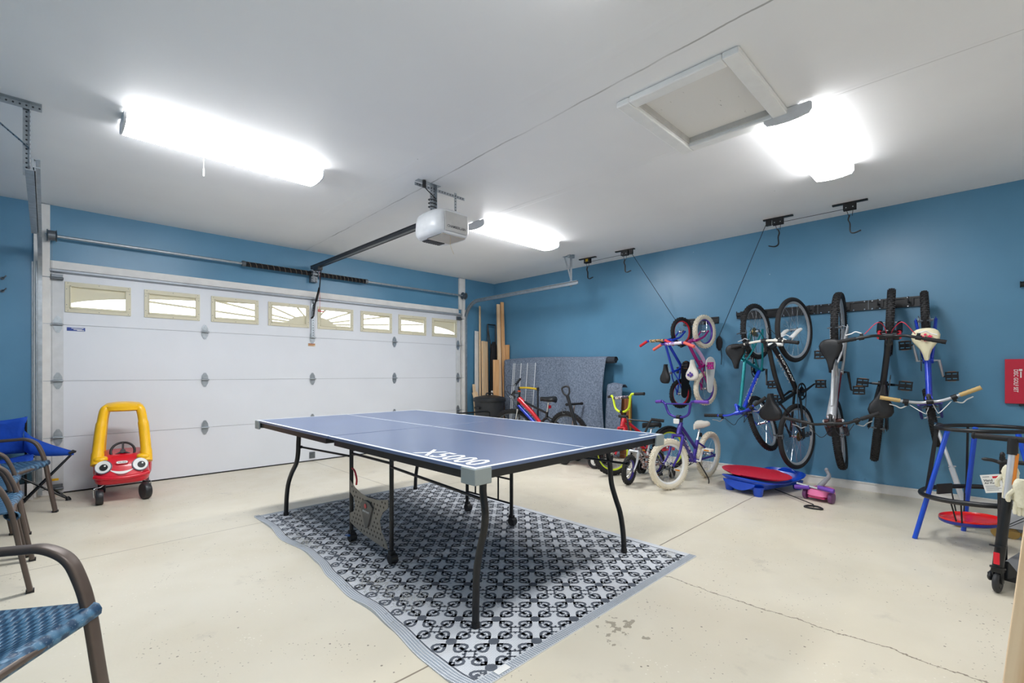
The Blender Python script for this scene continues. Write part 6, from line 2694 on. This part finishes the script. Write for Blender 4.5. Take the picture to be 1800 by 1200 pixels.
mb.cyl((.0, 0, .125), (.001, 0, .133), .031, 18)
mb.build('stem_tube', BLKM, es)
mb = MB()
mb.bb((-.0245, -.013, .150), (-.020, .011, .212))
mb.build('front_reflector', REDR, es, bev=.003)
mb = MB()
mb.tube([(.05, -.022, .48), (.078, -.036, .725)], .0145, 16)
mb.build('handle_tube', mat('silver_white_tube', '#cfd2d8', .3, .4), es)
mb = MB()
mb.tube([(.060, -.043, .56), (.0795, -.053, .722)], .0085, 10)
mb.build('orange_sleeve', mat('sleeve_orange', '#e0862a', .45), es)
mb = MB()
mb.cyl((.078, -.036, .715), (.082, -.038, .80), .021, 16)
mb.build('clamp', BLKP, es)
mb = MB()
mb.cyl((.085, .115, .797), (.085, -.24, .792), .0155, 16)
mb.ell((.085, .115, .797), (.020, .010, .020), n=14, m=8)
mb.build('handlebar_grip', BLKR, es)
mb = MB()
mb.bb((.06, -.075, .052), (.60, .055, .075))
mb.add([(.03, -.03, .075), (.03, .02, .075), (.10, .055, .076), (.10, -.07, .076), (.05, -.03, .16), (.05, .015, .16)], [(0, 1, 5, 4), (1, 2, 5), (0, 4, 3), (4, 5, 2, 3)], 0, False)
mb.build('deck', BLKM, es, bev=.003)
mb = MB()
mb.bb((.11, -.070, .075), (.58, .050, .079))
mb.build('grip_tape', mat('deck_grey', '#6a6b6d', .8), es)
mb = MB()
Tw = Matrix.Translation((.66, 0, .052)) @ Matrix.Rotation(pi / 2, 4, 'X')
mb.torus(.038, .0145, 36, 10, Tw, ry=.013)
mb.build('rear_wheel', BLKR, es)

# cream cloth gloves hung over the scooter tube
for k, (x, y, z, rz, lab) in enumerate(((3.58, -6.262, .600, 0, 'cream knitted glove on the left hung on the scooter tube'), (3.50, -6.30, .545, .3, 'cream knitted glove on the right hung lower on the scooter tube'))):
    gv = thing('work_glove', lab, 'glove', (x, y, z), rz, 'cream gloves on the scooter')
    rings = []
    for i in range(13):
        u = i / 12
        zz = .055 - .14 * u
        w = .036 * (1 - .35 * u) * (.55 + .45 * min(1, u * 5)) * (1 if u < .9 else .8)
        rings.append([((.022 + .0015 * (i % 2)) * cos(a * pi / 8), (w + .002 * (i % 2)) * sin(a * pi / 8), zz) for a in range(16)])
    mb = MB()
    mb.loft(rings)
    gm = mat('cream_knit', '#e2ddc6', .85, var=.06, bump=.5, bscale=70)
    mb.build('palm', gm, gv)
    for j in range(4):
        mb = MB()
        yy = -.021 + j * .014
        mb.tube(smooth([(0, yy, -.06), (.006, yy * 1.1, -.095), (.002, yy * 1.15, -.125 - (.006 if j in (1, 2) else 0))], 4), [.0085] * 8 + [.005], 8)
        mb.build('finger', gm, gv)
    mb = MB()
    mb.tube(smooth([(0, .028, .0), (.008, .048, -.035), (.006, .046, -.065)], 4), [.010] * 8 + [.006], 8)
    mb.build('thumb', gm, gv)

# ============================================================ HAND PUMP
ap = thing('hand_air_pump', 'black hand air pump with wide handle and a hanging white card tag', 'pump', (3.93, -6.225, 0))
mb = MB()
mb.tube(smooth([(0, .075, .632), (0, .03, .630), (0, 0, .622), (0, -.03, .628), (0, -.10, .628)], 4), [.003] + [.010] * 7 + [.014] * 5 + [.012] * 4, 12)
mb.build('pump_handle', BLKP, ap)
mb = MB()
mb.cyl((0, -.012, .02), (0, -.012, .655), .013, 14)
mb.cyl((0, -.012, .02), (0, -.012, .47), .021, 16)
mb.ell((0, -.012, .665), (.012, .012, .018), n=12, m=8)
mb.build('barrel', BLKM, ap)
mb = MB()
mb.bb((-.05, -.035, 0), (.05, .02, .02))
mb.build('foot_plate', BLKP, ap, bev=.006)
mb = MB()
Mt = basis((-.03, .028, .497), (-.08, -.96, .24), (.0, .24, .97))
mb.bb((-.042, -.052, -.0008), (.042, .052, .0008), M=Mt)
tgc = mb.build('card_tag', WHP, ap)
PRD = mat('print_black', '#26272c', .5)
text_mesh('tag_lettering', 'Hand', .036, .014, PRD, tgc, Mt @ Matrix.Translation((-.014, .020, .001)))
text_mesh('tag_lettering', 'Air Pump', .060, .014, PRD, tgc, Mt @ Matrix.Translation((-.004, .003, .001)))
mb = MB()
for i in range(4):
    mb.bb((-.034, -.014 - i * .008, .0008), (.030 - (i % 2) * .012, -.011 - i * .008, .0012), M=Mt)
mb.build('small_print', mat('print_grey', '#8d8e94', .5), tgc)
mb = MB()
mb.bb((-.034, .038, .0008), (-.005, .042, .0012), M=Mt)
mb.build('header_print', mat('print_grey', '#8d8e94', .5), tgc)
mb = MB()
mb.bb((.008, .030, .0008), (.034, .042, .0014), M=Mt)
mb.build('red_panel', REDP, tgc)

# ============================================================ SILVER SCOOTER LEANING BY THE WALL
ss = thing('folding_scooter', 'silver folding scooter leaning behind the blue legged stand', 'scooter', (4.78, -6.07, 0))
mb = MB()
mb.tube([(.18, .185, .735), (.10, .09, .42)], .0125, 12)
mb.tube([(.10, .09, .42), (.02, .0, .10)], .0185, 12)
mb.cyl((.09, .105, .43), (.13, .07, .43), .006, 8)
mb.build('steering_tube', SILV, ss)
mb = MB()
mb.cyl((.05, .145, .74), (.29, .209, .745), .013, 12)
mb.build('handlebar', CHROME, ss)
for a, b in (((.02, .137, .74), (.12, .163, .74)), ((.22, .190, .745), (.30, .212, .745))):
    mb = MB()
    mb.cyl(a, b, .0175, 12)
    mb.build('grip', BLKR, ss)
mb = MB()
mb.loft([[(x, y - .05 * 0, z) for x, y, z in ((-.02 + u * .1, -.02 - u * .48, .075), (.08 + u * .1, .0 - u * .48, .075), (.08 + u * .1, .0 - u * .48, .092), (-.02 + u * .1, -.02 - u * .48, .092))] for u in (0, .5, 1)])
mb.build('deck', CHROME, ss)
for x, y in ((.01, .045), (.10, -.53)):
    mb = MB()
    Tw = Matrix.Translation((x, y, .050)) @ Matrix.Rotation(radians(12), 4, 'Z') @ Matrix.Rotation(pi / 2, 4, 'Y')
    mb.torus(.038, .012, 32, 10, Tw)
    w_ = mb.build('wheel', mat('wheel_amber', '#a9894a', .35), ss)
    mb = MB()
    mb.cyl((0, 0, -.01), (0, 0, .01), .026, 16, M=Tw)
    mb.build('wheel_hub', CHROME, w_)
bg = thing('roller_skate', 'silver and black inline skate on the floor behind the scooter stem', 'skate', (4.72, -6.33, 0), radians(100))
mb = MB()
mb.loft([sled_ring(.08, .13, .045, .7, 20), sled_ring(.14, .125, .05, .7, 20), [(x * .8 - .03, y, z) for x, y, z in sled_ring(.20, .09, .045, .8, 20)], [(x - .07, y, z) for x, y, z in sled_ring(.30, .05, .042, .9, 20)]])
mb.build('boot', mat('boot_grey', '#a8abb0', .4), bg)
mb = MB()
mb.bb((-.12, -.012, .05), (.12, .012, .085))
mb.build('frame', DGALV, bg)
for i in range(4):
    mb = MB()
    mb.cyl((-.11 + i * .073, -.012, .036), (-.11 + i * .073, .012, .036), .036, 20)
    mb.build('wheel', mat('wheel_amber', '#a9894a', .35), bg)

# ============================================================ WOODEN BOARD AT THE RIGHT EDGE
wb_ = board('pale pine board leaning at the very right edge of the photo', (1.50, -6.22), (1.50, -6.36, 1.55), .02, .10, M_PINE, 0)
